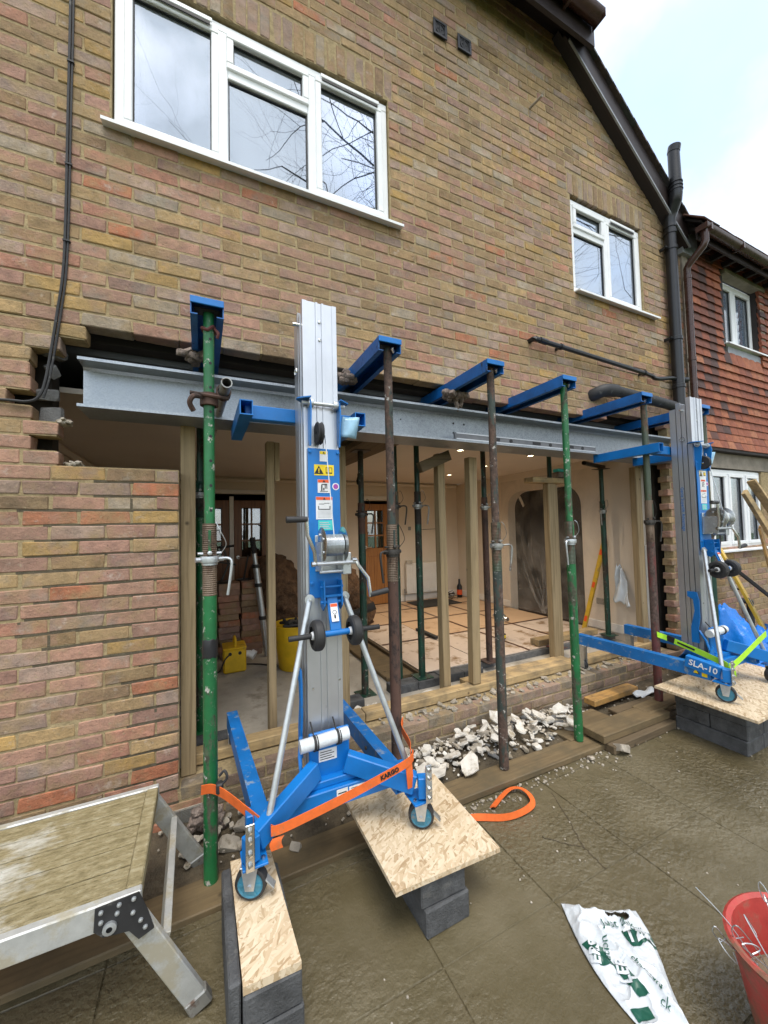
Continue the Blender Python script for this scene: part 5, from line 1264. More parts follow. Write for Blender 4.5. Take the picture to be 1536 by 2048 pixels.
    # mast: nested aluminium columns
    secs = [(.086, .240, .272, htop), (.090, .277, .308, htop-.055), (.092, .313, .343, htop-.030), (.092, .348, .392, htop-.075)]
    for k, (w, y0, y1, zt) in enumerate(secs):
        b = mb()
        if k == 0: pr = [(-w, y0), (-w+.022, y0), (-w+.022, y0+.004), (-.022, y0+.004), (-.020, y0-.002), (-.010, y0-.002), (-.009, y0+.006), (.009, y0+.006), (.010, y0-.002), (.020, y0-.002), (.022, y0+.004), (w-.022, y0+.004), (w-.022, y0), (w, y0), (w, y1), (-w, y1)]
        else: pr = [(-w, y0), (-w+.014, y0), (-w+.014, y0+.010), (w-.014, y0+.010), (w-.014, y0), (w, y0), (w, y1), (w-.01, y1), (w-.014, y1-.006), (-w+.014, y1-.006), (-w+.01, y1), (-w, y1)]
        b.prism(pr, zt-.215-.02*k, lambda u, v, q, k=k: (u, v, .215+.02*k+q)); b.build('mast_section', 'alu', L, smooth=20)
    b = mb()
    for z in (htop-.095, htop-.185): b.lathe([(0, -.008), (.007, -.006), (.008, 0)], (0, .246, z), 'y', 8)
    b.tube([(-.12, .30, htop-.10), (-.088, .30, htop-.10)], .008, 8); b.lathe([(.016, -.003), (.021, -.003), (.021, .003), (.016, .003)], (-.108, .30, htop-.34), 'x', 14, True)
    for x, z in ((-.06, .61), (.07, .63)): b.tube([(x, .240, z), (x, .2375, z)], .006, 8)
    b.build('mast_bolt', 'chrome', L)
    # blue face plate with its labels
    b = mb(); b.box(-.072, .085, .2255, .2335, 1.03, 1.742, .002)
    for x in (-.062, .076):
        for z in (1.725, 1.10): b.lathe([(0, -.010), (.008, -.008), (.009, 0)], (x, .2255, z), 'y', 8)
    fp = b.build('face_plate', 'blue', L)
    Y = .2250
    def F(x, z): return frame_at(P(x, Y, z), (1, 0, 0), (0, 0, 1))
    if detail:
        sticker(fp, F(.005, 1.705), .040, .050, 'sticker'); sticker(fp, F(.005, 1.722), .038, .014, 'st_yellow', k=.0009)
        sticker(fp, F(.006, 1.638), .098, .052, 'st_yellow')
        b = MB(); tri_icon(b, F(-.020, 1.636) @ Matrix.Translation((0, 0, .0009)), .042); tri_icon(b, F(.005, 1.722) @ Matrix.Translation((0, 0, .0018)), .010)
        b.box(.014, .046, -.016, .014, .0009, .0014, 0, F(.0, 1.638)); b.build('warning_sign', 'ink', fp, smooth=0)
        b = MB(); b.box(.017, .0285, -.011, .011, .0015, .002, 0, F(0, 1.638)); b.box(.0315, .043, -.011, .011, .0015, .002, 0, F(0, 1.638)); b.box(-.0225, -.0175, -.004, .012, .0016, .002, 0, F(0, 1.634)); b.box(-.0225, -.0175, -.010, -.006, .0016, .002, 0, F(0, 1.634)); b.build('warning_mark', 'st_yellow', fp, smooth=0)
        sticker(fp, F(.004, 1.560), .062, .064, 'sticker'); sticker(fp, F(.004, 1.5845), .060, .014, 'st_orange', k=.0009)
        sticker(fp, F(.004, 1.455), .082, .108, 'sticker'); sticker(fp, F(.004, 1.501), .080, .014, 'st_orange', k=.0009)
        sticker(fp, F(.008, 1.372), .070, .048, 'st_teal')
        b = MB(); tri_icon(b, F(.004, 1.584) @ Matrix.Translation((0, 0, .0018)), .012); tri_icon(b, F(.004, 1.500) @ Matrix.Translation((0, 0, .0018)), .012)
        G = F(.004, 1.560)
        for u0, u1, v0, v1 in ((-.014, -.008, -.022, .006), (-.020, .020, -.026, -.023), (.004, .008, -.012, .012), (.012, .016, -.012, .012), (-.012, .012, .006, .010), (-.004, .002, -.02, -.008)): b.box(u0, u1, v0, v1, .0009, .0014, 0, G)
        G = F(.004, 1.455)
        for u0, u1, v0, v1 in ((-.030, .030, -.008, -.004), (-.030, -.026, -.008, .010), (.026, .030, -.008, .010), (-.026, 0, .018, .0205), (0, .026, .022, .0245)): b.box(u0, u1, v0, v1, .0009, .0014, 0, G)
        b.build('label_print', 'ink', fp, smooth=0)
        b = MB()
        for i in range(6): b.box(-.032, .032, -.046+.0062*i, -.0435+.0062*i, .0009, .0013, 0, G)
        for i in range(4): b.box(-.028, .024-.008*(i % 2), -.016+.009*i, -.012+.009*i, .0009, .0013, 0, F(.008, 1.372))
        b.build('small_print', 'st_grey', fp, smooth=0)
        b = MB(); b.lathe([(0, 0), (.0175, 0), (.0175, .0008), (0, .0008)], (0, 0, 0), 'z', 18); b.v = [F(.063, 1.560) @ v for v in b.v]; b.build('round_label', 'sticker', fp, smooth=0)
        b = MB(); b.lathe([(0, 0), (.0125, 0), (.0125, .0006), (0, .0006)], (0, 0, .0009), 'z', 16); b.v = [F(.063, 1.560) @ v for v in b.v]; b.build('round_mark', 'st_purple', fp, smooth=0)
    # winch
    wz = 1.275; wn = mb()
    wn.box(-.045, -.041, .12, .225, wz-.11, wz+.02); wn.box(.055, .095, .11, .20, wz-.13, wz-.03, .004); wn.box(-.045, .095, .218, .2249, wz-.12, wz+.05, .002); wn.tube([(-.07, .105, wz-.075), (.12, .105, wz-.075)], .009, 10); wn.tube([(-.05, .13, wz-.115), (.06, .13, wz-.115)], .007, 8)
    wf = wn.build('winch', 'zinc', L)
    wn = mb()
    for x in (-.038, .062): wn.lathe([(0, -.003), (.028, -.0045), (.076, -.002), (.083, .0), (.076, .004), (0, .003)], (x, .135, wz+.005), 'x', 30)
    wn.build('drum_flange', 'chrome', wf, each=True); wn = mb()
    for x in (-.043, .067):
        for a in range(5): g = a*1.257; wn.lathe([(0, -.004), (.007, -.003), (.007, .003), (0, .004)], (x, .135+.05*math.cos(g), wz+.005+.05*math.sin(g)), 'x', 8)
    wn.build('flange_bolt', 'zinc', wf, kind='stuff')
    wn = mb(); pr = []
    for i in range(15): pr += [(.047, -.034+.0062*i), (.050, -.031+.0062*i)]
    wn.lathe(pr, (0, .135, wz+.005), 'x', 24); wn.build('cable_drum', 'zinc', wf, smooth=0)
    wn = mb(); wn.tube([(.004, .195, 1.80), (.012, .105, wz+.04)], .0028, 6); wn.build('winch_cable', 'chrome', wf)
    for s, pts, g0, g1 in ((-1, [(-.075, .105, wz-.075), (-.082, .095, wz-.02), (-.115, .085, wz+.055), (-.118, .083, wz+.13)], (-.115, .083, wz+.122), (-.205, .083, wz+.122)),
                           (1, [(.115, .105, wz-.065), (.122, .095, wz-.09), (.165, .085, wz-.15), (.175, .083, wz-.235)], (.172, .083, wz-.228), (.262, .083, wz-.215))):
        wn = mb(); wn.tube(pts, .0085, 8); wn.lathe([(0, -.02), (.012, -.018), (.012, .0), (0, .002)], (pts[0][0], .105, pts[0][2]), 'x', 10); cr = wn.build('crank', 'chrome', L)
        wn = mb(); wn.tube([g0, g1], [.0125, .0145], 12); wn.build('crank_grip', 'rubber', cr)
    # bracket with transport wheels
    b = mb()
    for s in (-1, 1): b.prism([(.225, .99), (.225, 1.11), (.165, 1.115), (.160, 1.0), (.19, .975)], .006, lambda u, v, w, s=s: (.020+s*.042+w, u, v))
    b.box(-.022, .062, .165, .17, 1.04, 1.05); b.tube([(-.035, .18, 1.015), (.075, .18, 1.015)], .008, 8); b.tube([(-.035, .18, 1.085), (.075, .18, 1.085)], .006, 8)
    wb = b.build('wheel_bracket', 'blue', L)
    b = mb(); b.bar((.02, .185, 1.045), (.02, .128, .895), .052, .012, (0, -1, 0), .003); b.tube([(-.045, .125, .885), (.085, .125, .885)], .014, 12); ax = b.build('wheel_arm', 'blue', L)
    T2 = frame_at(P(.02, .1465, .972), (1, 0, 0), (0, .057, .15))
    sticker(ax, T2 @ Matrix.Translation((0, 0, .002)), .034, .082, 'sticker', 'arm_label'); sticker(ax, T2 @ Matrix.Translation((0, .032, .002)), .032, .014, 'st_orange', 'arm_label', .0009)
    b = MB(); b.lathe([(.0075, .003), (.010, .003), (.010, .0035), (.0075, .0035)], (0, 0, 0), 'z', 14, True); b.box(-.004, .004, -.028, -.012, .003, .0035); b.v = [T2 @ v for v in b.v]; b.build('label_print', 'ink', ax, smooth=0)
    for s, x in ((-1, -.068), (1, .108)):
        b = mb(); b.lathe([(.040, -.024), (.058, -.022), (.066, -.014), (.068, 0), (.066, .014), (.058, .022), (.040, .024)], (x, .125, .885), 'x', 26); b.lathe([(.012, -.012), (.040, -.012), (.040, .012), (.012, .012)], (x, .125, .885), 'x', 20, True)
        for a in range(8): g = a*math.pi/4; b.bar((x-.014, .125+.018*math.cos(g), .885+.018*math.sin(g)), (x-.014, .125+.040*math.cos(g), .885+.040*math.sin(g)), .005, .008)
        wh = b.build('transport_wheel', 'rubber', L)
        b = mb(); b.lathe([(0, -.028), (.017, -.026), (.019, -.018), (.019, .018), (.017, .026), (0, .028)], (x, .125, .885), 'x', 14); b.build('wheel_hub', 'sticker', wh)
        b = mb(); b.tube([(x+s*.02, .125, .885), (x+s*.125, .125, .885)], .012, 12); b.build('axle_grip', 'rubber', wh)
    # stays
    for s, p0, p1 in ((-1, (-.30, .035, .215), (-.080, .205, 1.03)), (1, (.335, .035, .225), (.090, .205, 1.03))):
        b = mb(); b.tube([p0, p1], .0135, 12); b.lathe([(0, -.008), (.024, -.006), (.024, .006), (0, .008)], p1, 'y', 12); b.bar(p0, (p0[0], p0[1]-.01, p0[2]-.05), .03, .014); b.lathe([(.008, -.008), (.008, -.018), (0, -.019)], p1, 'y', 6); b.build('stay', 'zinc', L)
    # document tube held by two black straps, and the hooked bar at the side
    b = mb(); b.tube([(-.14, .175, .395), (.085, .175, .405)], .0285, 18); dt = b.build('document_tube', 'bag', L)
    b = mb()
    for x in (-.075, .032): b.lathe([(.0285, -.006), (.033, -.006), (.033, .006), (.0285, .006)], (x, .175, .398+.04*x), 'x', 16, True); b.lathe([(.030, .009), (.0325, .009), (.0325, .014), (.030, .014)], (x, .175, .398+.04*x), 'x', 16, True); b.tube([(x, .19, .425), (x-.005, .225, .47)], .004, 6)
    b.build('tube_strap', 'rubber', dt, each=True)
    b = mb(); b.prism([(.235, .70), (.30, .70), (.30, .66), (.262, .64), (.255, .55), (.285, .42), (.285, .30), (.235, .30), (.235, .42), (.222, .50), (.222, .64)], .010, lambda u, v, w: (-.108-w, u+.02, v)); b.tube([(-.118, .25, .40), (-.135, .20, .34), (-.135, .18, .27), (-.05, .18, .235)], .009, 8); b.build('lock_bar', 'blue', L)
    # carriage with its forks
    cz = 1.94+dz
    b = mb(); b.box(-.335, .285, .405, .465, cz-.035, cz+.035, .004); car = b.build('carriage', 'blue', L)
    for x in (-.335, .245):
        b = mb(); w, h, tt, y0, y1 = .030, .036, .005, .335, .90
        for q in (-1, 1): b.bar((x+q*(w-tt/2), y0, cz), (x+q*(w-tt/2), y1, cz), tt, 2*h); b.bar((x, y0, cz+q*(h-tt/2)), (x, y1, cz+q*(h-tt/2)), 2*w-2*tt-.0005, tt)
        b.bar((x, y1-.006, cz), (x, y1+.002, cz), 2*w-.011, 2*h-.011); b.build('fork', 'blue', car, smooth=0)
    b = mb()
    for s in (-1, 1):
        x = .006+s*.072
        b.prism([(.205, cz-.19), (.225, cz-.19), (.30, cz-.02), (.405, cz-.02), (.405, cz+.03), (.195, cz+.03), (.185, cz-.02)], .006, lambda u, v, w, x=x: (x+w, u, v))
        b.prism([(x, .17), (x+s*.055, .215), (x+s*.055, .24), (x, .30)], .006, lambda u, v, w: (u, v, cz+.031+w))
    b.build('carriage_plate', 'blue', car, each=True)
    b = mb(); b.tube([(-.10, .215, cz+.015), (.112, .215, cz+.015)], .009, 10)
    for x in (-.058, .066): b.lathe([(.008, -.012), (.02, -.012), (.022, 0), (.02, .012), (.008, .012)], (x, .215, cz+.015), 'x', 14)
    b.build('cross_pin', 'zinc', car)
    b = mb(); b.lathe([(.010, -.014), (.050, -.014), (.054, -.010), (.046, 0), (.054, .010), (.050, .014), (.010, .014)], (-.022, .205, cz-.13), 'x', 26, True); b.build('pulley', 'rubber', car)
    b = mb(); b.sheet(5, 6, lambda u, v: Vector((.105+.085*u-.012*v, .225+.012*math.sin(u*5+v*3), cz-.03-.105*v))); b.build('document_pouch', 'bag_blue', L, solid=.003)
    return L
LA = lift((.53, -.858, .228), 'winch lift with many warning labels, tied to a green prop by an orange strap', turnL=R(66), turnR=R(58))
LB = lift((3.645, -.965, .318), 'winch lift standing on the long block stack, tied by a lime strap', htop=2.265, dz=-.085, spread=.335, straightL=True, turnL=R(20), turnR=R(70), caster_in=.02)
# print on the lifts
lettering('mast_lettering', 'Genie Superlift Advantage', .034, LB, frame_at((3.645-.0928, -.965+.328, .318+1.36), (0, 0, -1), (0, -1, 0)), 'blue', align='CENTER')
lettering('model_lettering', 'SLA-10', .058, LB, frame_at((3.645-.386, -.965+.112, .318+.209), (.119, -.99, -.165), (.02, -.165, .98)), 'sticker', align='CENTER', bold=.001)
b = MB(); b.box(3.645-.335-.0345, 3.645-.335-.0335, -.965+.095, -.965+.215, .318+.135, .318+.195); yl_ = b.build('warning_label', 'st_yellow', LB, smooth=0)
b = MB(); tri_icon(b, frame_at((3.645-.335-.0347, -.965+.165, .318+.162), (0, -1, 0), (0, 0, 1)), .046); b.build('warning_sign', 'ink', LB, smooth=0)
b = MB(); tri_icon(b, frame_at((3.645-.335-.0355, -.965+.165, .318+.160), (0, -1, 0), (0, 0, 1)), .030); b.build('warning_mark', 'st_yellow', LB, smooth=0)
for (x, z, w, h) in ((.035, .165, .052, .062), (.105, .178, .075, .030)):
    sticker(LA, frame_at((.53+x, -.858+.1245, .228+z), (1, 0, 0), (0, 0, 1)), w, h, 'sticker', 'maker_label')
    b = MB()
    for i in range(3): b.box(-w*.38, w*(.38-.15*(i % 2)), -h*.30+h*.24*i, -h*.30+h*.24*i+h*.08, .0009, .0013, 0, frame_at((.53+x, -.858+.1245, .228+z), (1, 0, 0), (0, 0, 1)))
    b.build('small_print', 'ink', LA, smooth=0)
sticker(LA, frame_at((.53-.01, -.858+.1875, .228+.325), (1, 0, 0), (0, 0, 1)), .085, .052, 'sticker', 'maker_label')
b = MB()
for i in range(4): b.box(-.036, .03-.012*(i % 2), -.018+.0105*i, -.0145+.0105*i, .0009, .0013, 0, frame_at((.53-.01, -.858+.1875, .228+.325), (1, 0, 0), (0, 0, 1)))
b.build('small_print', 'ink', LA, smooth=0)
sticker(LB, frame_at((3.645+.006, -.965+.2248, .318+1.56), (1, 0, 0), (0, 0, 1)), .09, .20, 'sticker', 'maker_label')

# ------------------------------------------------------------------ blocks and boards under the lifts
def block(x0, x1, y0, y1, z0, z1, label, grp, mat='block_dk', rz=0.0):
    c = Vector(((x0+x1)/2, (y0+y1)/2, z0)); b = MB(Matrix.Translation(c) @ Matrix.Rotation(rz, 4, 'Z')); w, d = (x1-x0)/2, (y1-y0)/2
    b.box(-w, w, -d, d, 0, z1-z0, .006); return tag(b.build('concrete_block', mat, origin=tuple(c)), label, 'concrete block', grp)
G1, G2, G3 = 'blocks under the tilted middle board', 'blocks under the narrow left board', 'blocks of the long stack'
block(.772, .978, -1.085, -.650, -.004, .102, 'lower block under the wide chipboard sheet, bluish and wet', G1, rz=.02)
block(.765, .972, -1.075, -.645, .103, .207, 'upper block under the wide chipboard sheet', G1, rz=-.01)
for k, (y0, y1, w) in enumerate(((-1.155, -.94, 'front'), (-.935, -.71, 'rear'))):
    block(.112, .288, y0, y1, -.004, .098, w+' bottom block under the narrow chipboard strip', G2); block(.108, .283, y0+.004, y1+.004, .099, .200, w+' top block under the narrow chipboard strip', G2)
block(.068, .103, -1.135, -.695, -.004, .236, 'block on edge along the side of the narrow chipboard strip', G2)
def osb(pts, z0, z1, label):
    b = MB(); b.prism(pts, z1-z0, lambda u, v, w: (u, v, z0+w)); return tag(b.build('chipboard_sheet', 'osb', smooth=0), label, 'chipboard sheet')
osb([(.649, -1.083), (1.131, -1.103), (1.150, -.560), (.648, -.520)], .2085, .2265, 'wide chipboard sheet on two blocks under the orange-strapped lift')
osb([(.108, -1.143), (.281, -1.150), (.262, -.670), (.104, -.655)], .2015, .2265, 'narrow chipboard strip under the braked wheel of the orange-strapped lift')
for k, (z0, z1) in enumerate(((-.004, .094), (.095, .194), (.195, .296))):
    rows = ((-1.075, -.64),) if k != 1 else ((-1.075, -.86), (-.855, -.64))
    for (y0, y1) in rows:
        for i in range(4):
            x0 = 3.285+.222*i+.01*(k % 2); n = ('bottom', 'middle', 'top')[k]
            block(x0, x0+.216, y0, y1, z0, z1, '%s layer block of the long stack, %s column from the left' % (n, ('first', 'second', 'third', 'fourth')[i]) if k != 1 else '%s layer %s block of the long stack, %s column from the left' % (n, 'front' if y0 < -.9 else 'rear', ('first', 'second', 'third', 'fourth')[i]), G3, 'block_dk')
osb([(3.15, -1.19), (4.32, -1.17), (4.36, -.55), (3.16, -.57)], .297, .315, 'large chipboard sheet under the lime-strapped lift on the long block stack')
# ------------------------------------------------------------------ planks on the ground
def plank(x0, x1, y0, y1, z0, z1, label, mat='plank', rz=0.0, tilt=0.0, name='timber_plank'):
    c = Vector(((x0+x1)/2, (y0+y1)/2, z0)); b = MB(Matrix.Translation(c) @ Matrix.Rotation(rz, 4, 'Z') @ Matrix.Rotation(tilt, 4, 'Y')); w, d = (x1-x0)/2, (y1-y0)/2
    b.box(-w, w, -d, d, 0, z1-z0, .005); return tag(b.build(name, mat, origin=tuple(c)), label, 'timber plank')
plank(.98, 2.60, -.575, -.415, .0, .040, 'long muddy plank in front of the rubble that two props stand on', rz=-.015)
plank(-.9, .88, -.600, -.430, -.006, .026, 'muddy plank half sunk at the foot of the orange-strapped green prop', rz=.02)
plank(2.53, 3.272, -.655, -.455, .0, .056, 'dark lower plank under the thick sawn plank', 'timber_dk', rz=.01)
plank(2.50, 3.272, -.610, -.440, .057, .112, 'thick sawn plank beside the long block stack', 'plank')
plank(2.35, 2.92, -.44, -.22, .02, .050, 'flat mud covered board by the white plaster pieces', 'plank', rz=.06)
plank(2.98, 3.50, -.40, -.31, .045, .075, 'small dark batten at the foot of the red prop', 'timber_dk', rz=-.03)
plank(2.94, 3.54, -.215, -.11, .055, .105, 'orange brown split plank lying along the brick plinth', 'plank_or', rz=.02)
plank(3.10, 3.6, -.56, -.42, .100, .118, 'thin packing board under the red prop', 'plank', rz=.02)
# ------------------------------------------------------------------ rubble
rr = random.Random(17)
GR = 'pieces of plaster and mortar rubble'
def in_pile(): return rr.uniform(1.10, 2.60), rr.uniform(-.40, -.05)
fl_ = [(1.27, -.36, .22, .13), (1.52, -.40, .18, .14), (2.02, -.10, .13, .16), (2.12, -.17, .15, .10), (2.33, -.20, .13, .10), (1.45, -.29, .13, .09), (2.56, -.19, .16, .10), (1.32, -.20, .10, .07)]
fl_ += [(rr.uniform(1.05, 2.62), rr.uniform(-.38, -.06), rr.uniform(.06, .13), rr.uniform(.045, .09)) for _ in range(30)]
for k, (x, y, sx, sy) in enumerate(fl_):
    n = 9; b = MB(); poly = [(math.cos(2*math.pi*i/n)*sx/2*rr.uniform(.6, 1.15), math.sin(2*math.pi*i/n)*sy/2*rr.uniform(.6, 1.15)) for i in range(n)]
    E_ = Euler((rr.uniform(-.5, .5), rr.uniform(-.45, .45), rr.uniform(0, 6))).to_matrix(); z = .055+.05*math.exp(-((y+.2)/.17)**2)+.02*rr.random()+(.02 if 2.0 < x < 2.2 else 0)
    b.prism(poly, rr.uniform(.007, .016), lambda u, v, w: Vector((x, y, z))+E_ @ Vector((u, v, w+.012*math.sin(u*40)*math.cos(v*30)))); o = b.build('plaster_sheet', 'plaster', smooth=0)
    tag(o, ('large' if k < 8 else 'small')+' flat white broken piece of plasterboard on the rubble heap', 'rubble', ('large' if k < 8 else 'small')+' flat plasterboard pieces on the rubble')
for k in range(150):
    x, y = in_pile(); s = rr.choice((.025, .03, .035, .045, .055, .075)); b = MB()
    h = .022+.055*math.exp(-((y+.2)/.17)**2)
    b.rock((x, y, h+s*.13), s, s*rr.uniform(.45, .9), s*rr.uniform(.22, .5), rr)
    mt_, lb_, gr_ = rr.choice((('stone', 'sandy mortar lump in the rubble heap', 'sandy mortar lumps in the rubble'), ('stone', 'sandy mortar lump in the rubble heap', 'sandy mortar lumps in the rubble'), ('plaster', 'pale plaster lump in the rubble heap', 'pale plaster lumps in the rubble'), ('block', 'dark grey block fragment in the rubble heap', 'grey block fragments in the rubble')))
    tag(b.build('rubble_piece', mt_, smooth=0), lb_, 'rubble', gr_)
b = MB()
for k in range(1300):
    x, y = rr.uniform(.92, 2.9), -.03-abs(rr.gauss(0, .17))
    if y < -.40: continue; h = .020+(.055*math.exp(-((y+.2)/.17)**2) if 1.0 < x < 2.65 else 0); s = rr.uniform(.008, .028); b.rock((x, y, h), s, s*.8, s*.6, rr)
b.build('rubble_crumbs', 'stone', smooth=0, kind='stuff')
b = MB()
for k in range(700):
    x, y = rr.uniform(.92, 2.9), -.03-abs(rr.gauss(0, .17))
    if y < -.40: continue
    h = .022+(.058*math.exp(-((y+.2)/.17)**2) if 1.0 < x < 2.65 else 0); s = rr.uniform(.008, .034); b.rock((x, y, h), s, s*.8, s*.3, rr)
b.build('plaster_crumbs', 'plaster', smooth=0, kind='stuff')
b = MB()
for k in range(260): x = rr.uniform(.9, 3.3); s = rr.uniform(.005, .016); b.rock((x, -.585-abs(rr.gauss(0, .05)), .004), s, s, s*.7, rr)
for k in range(200): s = rr.uniform(.006, .02); b.rock((rr.uniform(-.5, 5), rr.uniform(-.40, -.02), .030), s, s, s*.6, rr)
for k in range(90): s = rr.uniform(.004, .011); b.rock((rr.uniform(-.2, 4.0), rr.uniform(-2.2, -.6), .003), s, s, s*.6, rr)
for k in range(110): s = rr.uniform(.006, .022); b.rock((rr.uniform(.9, 4.4), rr.uniform(.02, .16), .208), s, s, s*.6, rr)
for k in range(60): s = rr.uniform(.01, .04); b.rock((rr.uniform(-.1, .4), rr.uniform(-.36, -.04), .035), s, s*.8, s*.6, rr)
b.build('gravel_crumbs', 'stone', smooth=0, kind='stuff')
for k, (x, y, s, lab) in enumerate(((2.60, -.66, .12, 'flat mortar lump on the wet paving near the sawn plank'), (2.34, -.62, .05, 'small dark lump on the paving in front of the plank'), (2.52, -.34, .16, 'broken lump at the foot of the bright green prop'),
      (.41, -.46, .06, 'small stone under the orange-strapped lift'), (.12, -.30, .10, 'beige stone by the leg of the orange-strapped lift'), (.06, -.17, .08, 'brown stone by the air brick'), (.20, -.20, .10, 'grey stone beside the wool lump'), (1.66, .33, .09, 'plaster lump inside the sill plate'), (1.05, .32, .09, 'white plaster crumbs lump inside by the stud'))):
    b = MB(); b.rock((x, y, (.02 if y > -.5 else .008)+s*.2+(.19 if y > .2 else 0)), s, s*.7, s*.42, rr); tag(b.build('stone', 'stone' if k not in (7, 8) else 'plaster', smooth=0), lab, 'stone')
b = MB(); b.sheet(8, 5, lambda u, v: Vector((3.45+.28*u, -.30+.09*v+.03*u, .055+.02*math.sin(u*7)*v+.012*math.sin(v*8+u*3)))); tag(b.build('torn_plastic', 'bag', solid=.002), 'shiny torn scrap of white plastic behind the red prop', 'plastic scrap')
b = MB(); b.sheet(6, 4, lambda u, v: Vector((1.13+.11*u, -.455+.028*v, .0432+.004*math.sin(u*6)))); tag(b.build('paper_scrap', 'sticker', solid=.001), 'small pale paper scrap on the long muddy plank', 'paper')
b = MB()
for k in range(6): b.rock((1.06+.03*k, .335+rr.uniform(-.03, .03), .215), .04, .03, .03, rr)
b.build('mortar_crumbs', 'plaster', smooth=0, kind='stuff')
# debris lying on the plinth ledge
b = MB()
for k in range(70): b.rock((rr.uniform(.9, 4.3), rr.uniform(.03, .15), .209), rr.uniform(.02, .07), rr.uniform(.02, .05), .018, rr)
b.build('ledge_debris', 'stone', smooth=0, kind='stuff')
# ------------------------------------------------------------------ straps
so_ = thing('ratchet_strap', 'orange webbing strap tied from the green prop round the stays of the orange-strapped lift', 'strap', (.3, -.75, .45))
pp = [(-.004, -.50, .452), (.04, -.505, .448), (.09, -.56, .440), (.16, -.68, .428), (.22, -.80, .425), (.245, -.852, .432)]
ribbon(smooth_pts(pp, 5), .044, (0.05, -.15, 1)).build('webbing', 'orange', so_, smooth=30)
ribbon(smooth_pts([(.236, -.862, .440), (.30, -.872, .447), (.55, -.873, .483), (.80, -.868, .528), (.862, -.852, .542), (.872, -.83, .545)], 5), .036, (0, .05, 1)).build('webbing', 'orange', so_, smooth=30)
ribbon(smooth_pts([(.836, -.858, .530), (.838, -.862, .49), (.842, -.86, .45), (.846, -.858, .415)], 4), .034, (1, .1, 0)).build('strap_tail', 'orange', so_, smooth=30)
ribbon(smooth_pts([(.262, -.868, .415), (.250, -.872, .40), (.256, -.872, .375)], 4), .044, (1, 0, 0)).build('strap_tail', 'orange', so_, smooth=30)
ribbon(smooth_pts([(.86, -.835, .55), (.92, -.72, .52), (.97, -.54, .50), (1.00, -.50, .52)], 4), .04, (0, 0, 1)).build('webbing', 'orange', so_, smooth=30)
b = MB(); b.box(.055, .085, -.535, -.50, .43, .475, .006); b.tube(smooth_pts([(.07, -.52, .46), (.10, -.53, .49), (.09, -.52, .52), (.07, -.515, .50)], 4), .006, 6); b.build('buckle', 'rubber', so_)
lettering('strap_lettering', 'KARGO', .026, so_, frame_at((.735, -.8745, .516), (1, .015, .178), (-.178, .05, 1)), 'ink', bold=.0012)
sl = thing('ratchet_strap', 'lime webbing strap tied from the red prop round the stays of the lime-strapped lift', 'strap', (3.4, -.75, .6))
ribbon(smooth_pts([(3.352, -.50, .665), (3.372, -.507, .655), (3.40, -.54, .640), (3.40, -.72, .60), (3.385, -.90, .560), (3.375, -.955, .545)], 5), .044, (0, .05, 1)).build('webbing', 'lime', sl, smooth=30)
ribbon(smooth_pts([(3.372, -.962, .545), (3.46, -.975, .57), (3.75, -.975, .66), (3.97, -.95, .69)], 5), .042, (0, .05, 1)).build('webbing', 'lime', sl, smooth=30)
ribbon(smooth_pts([(3.385, -.965, .55), (3.39, -.972, .51), (3.40, -.97, .47)], 4), .035, (.5, -.5, .2)).build('strap_tail', 'lime', sl, smooth=30)
b = MB(); b.bar((3.405, -.545, .640), (3.405, -.60, .628), .012, .046); b.bar((3.404, -.62, .622), (3.399, -.74, .596), .006, .014); b.build('strap_print', 'ink', sl, smooth=0)
rg_ = [(1.30, -.665, .004), (1.36, -.71, .006), (1.46, -.765, .006), (1.56, -.785, .012), (1.66, -.765, .014), (1.705, -.705, .020), (1.70, -.64, .022), (1.65, -.61, .018), (1.57, -.625, .010), (1.49, -.655, .006), (1.455, -.67, .005)]
P_ = smooth_pts(rg_, 6); sd_ = []
for i, p in enumerate(P_):
    d = (P_[min(i+1, len(P_)-1)]-P_[max(i-1, 0)]); n = Vector((-d.y, d.x, 0)).normalized(); a = .25+.75*max(0, math.sin(i/9.0)); sd_.append(n*(1-a*.8)+Vector((0, 0, 1))*a*.9)
for i, p in enumerate(P_): p.z += abs(sd_[i].normalized().z)*.016
tag(ribbon(P_, .032, sd_).build('orange_strap_end', 'orange', smooth=30), 'loose loop of orange webbing lying on the wet paving', 'strap')
# ------------------------------------------------------------------ hop-up platform in the lower left
hp = thing('work_platform', 'muddy aluminium hop-up work platform standing against the brick pier', 'work platform', (-.8, -.69, 0))
X0, X1, Y0, Y1, Z = -1.55, -.17, -.975, -.410, .48
nb = 5; wb_ = (Y1-Y0-.06)/nb
for i in range(nb):
    b = MB(); y = Y0+.03+wb_*i; b.box(X0+.05, X1-.045, y+.003, y+wb_-.003, Z-.030, Z-.001+.0006*(i % 2), .002)
    for q in range(4): b.box(X0+.055, X1-.05, y+.012+q*.022, y+.016+q*.022, Z-.001, Z+.0007)
    b.build('deck_plank', 'deck_dirty', hp)
b = MB(); b.box(X0, X1, Y0, Y0+.029, Z-.075, Z+.003, .004); b.box(X0, X1, Y1-.029, Y1, Z-.075, Z+.003, .004); b.build('side_rail', 'dirty_alu', hp, each=True)
b = MB(); b.box(X1-.044, X1-.001, Y0+.030, Y1-.030, Z-.045, Z+.0045, .004); b.box(X0+.001, X0+.044, Y0+.030, Y1-.030, Z-.045, Z+.0045, .004); b.build('end_cap', 'deck_dirty', hp, each=True)
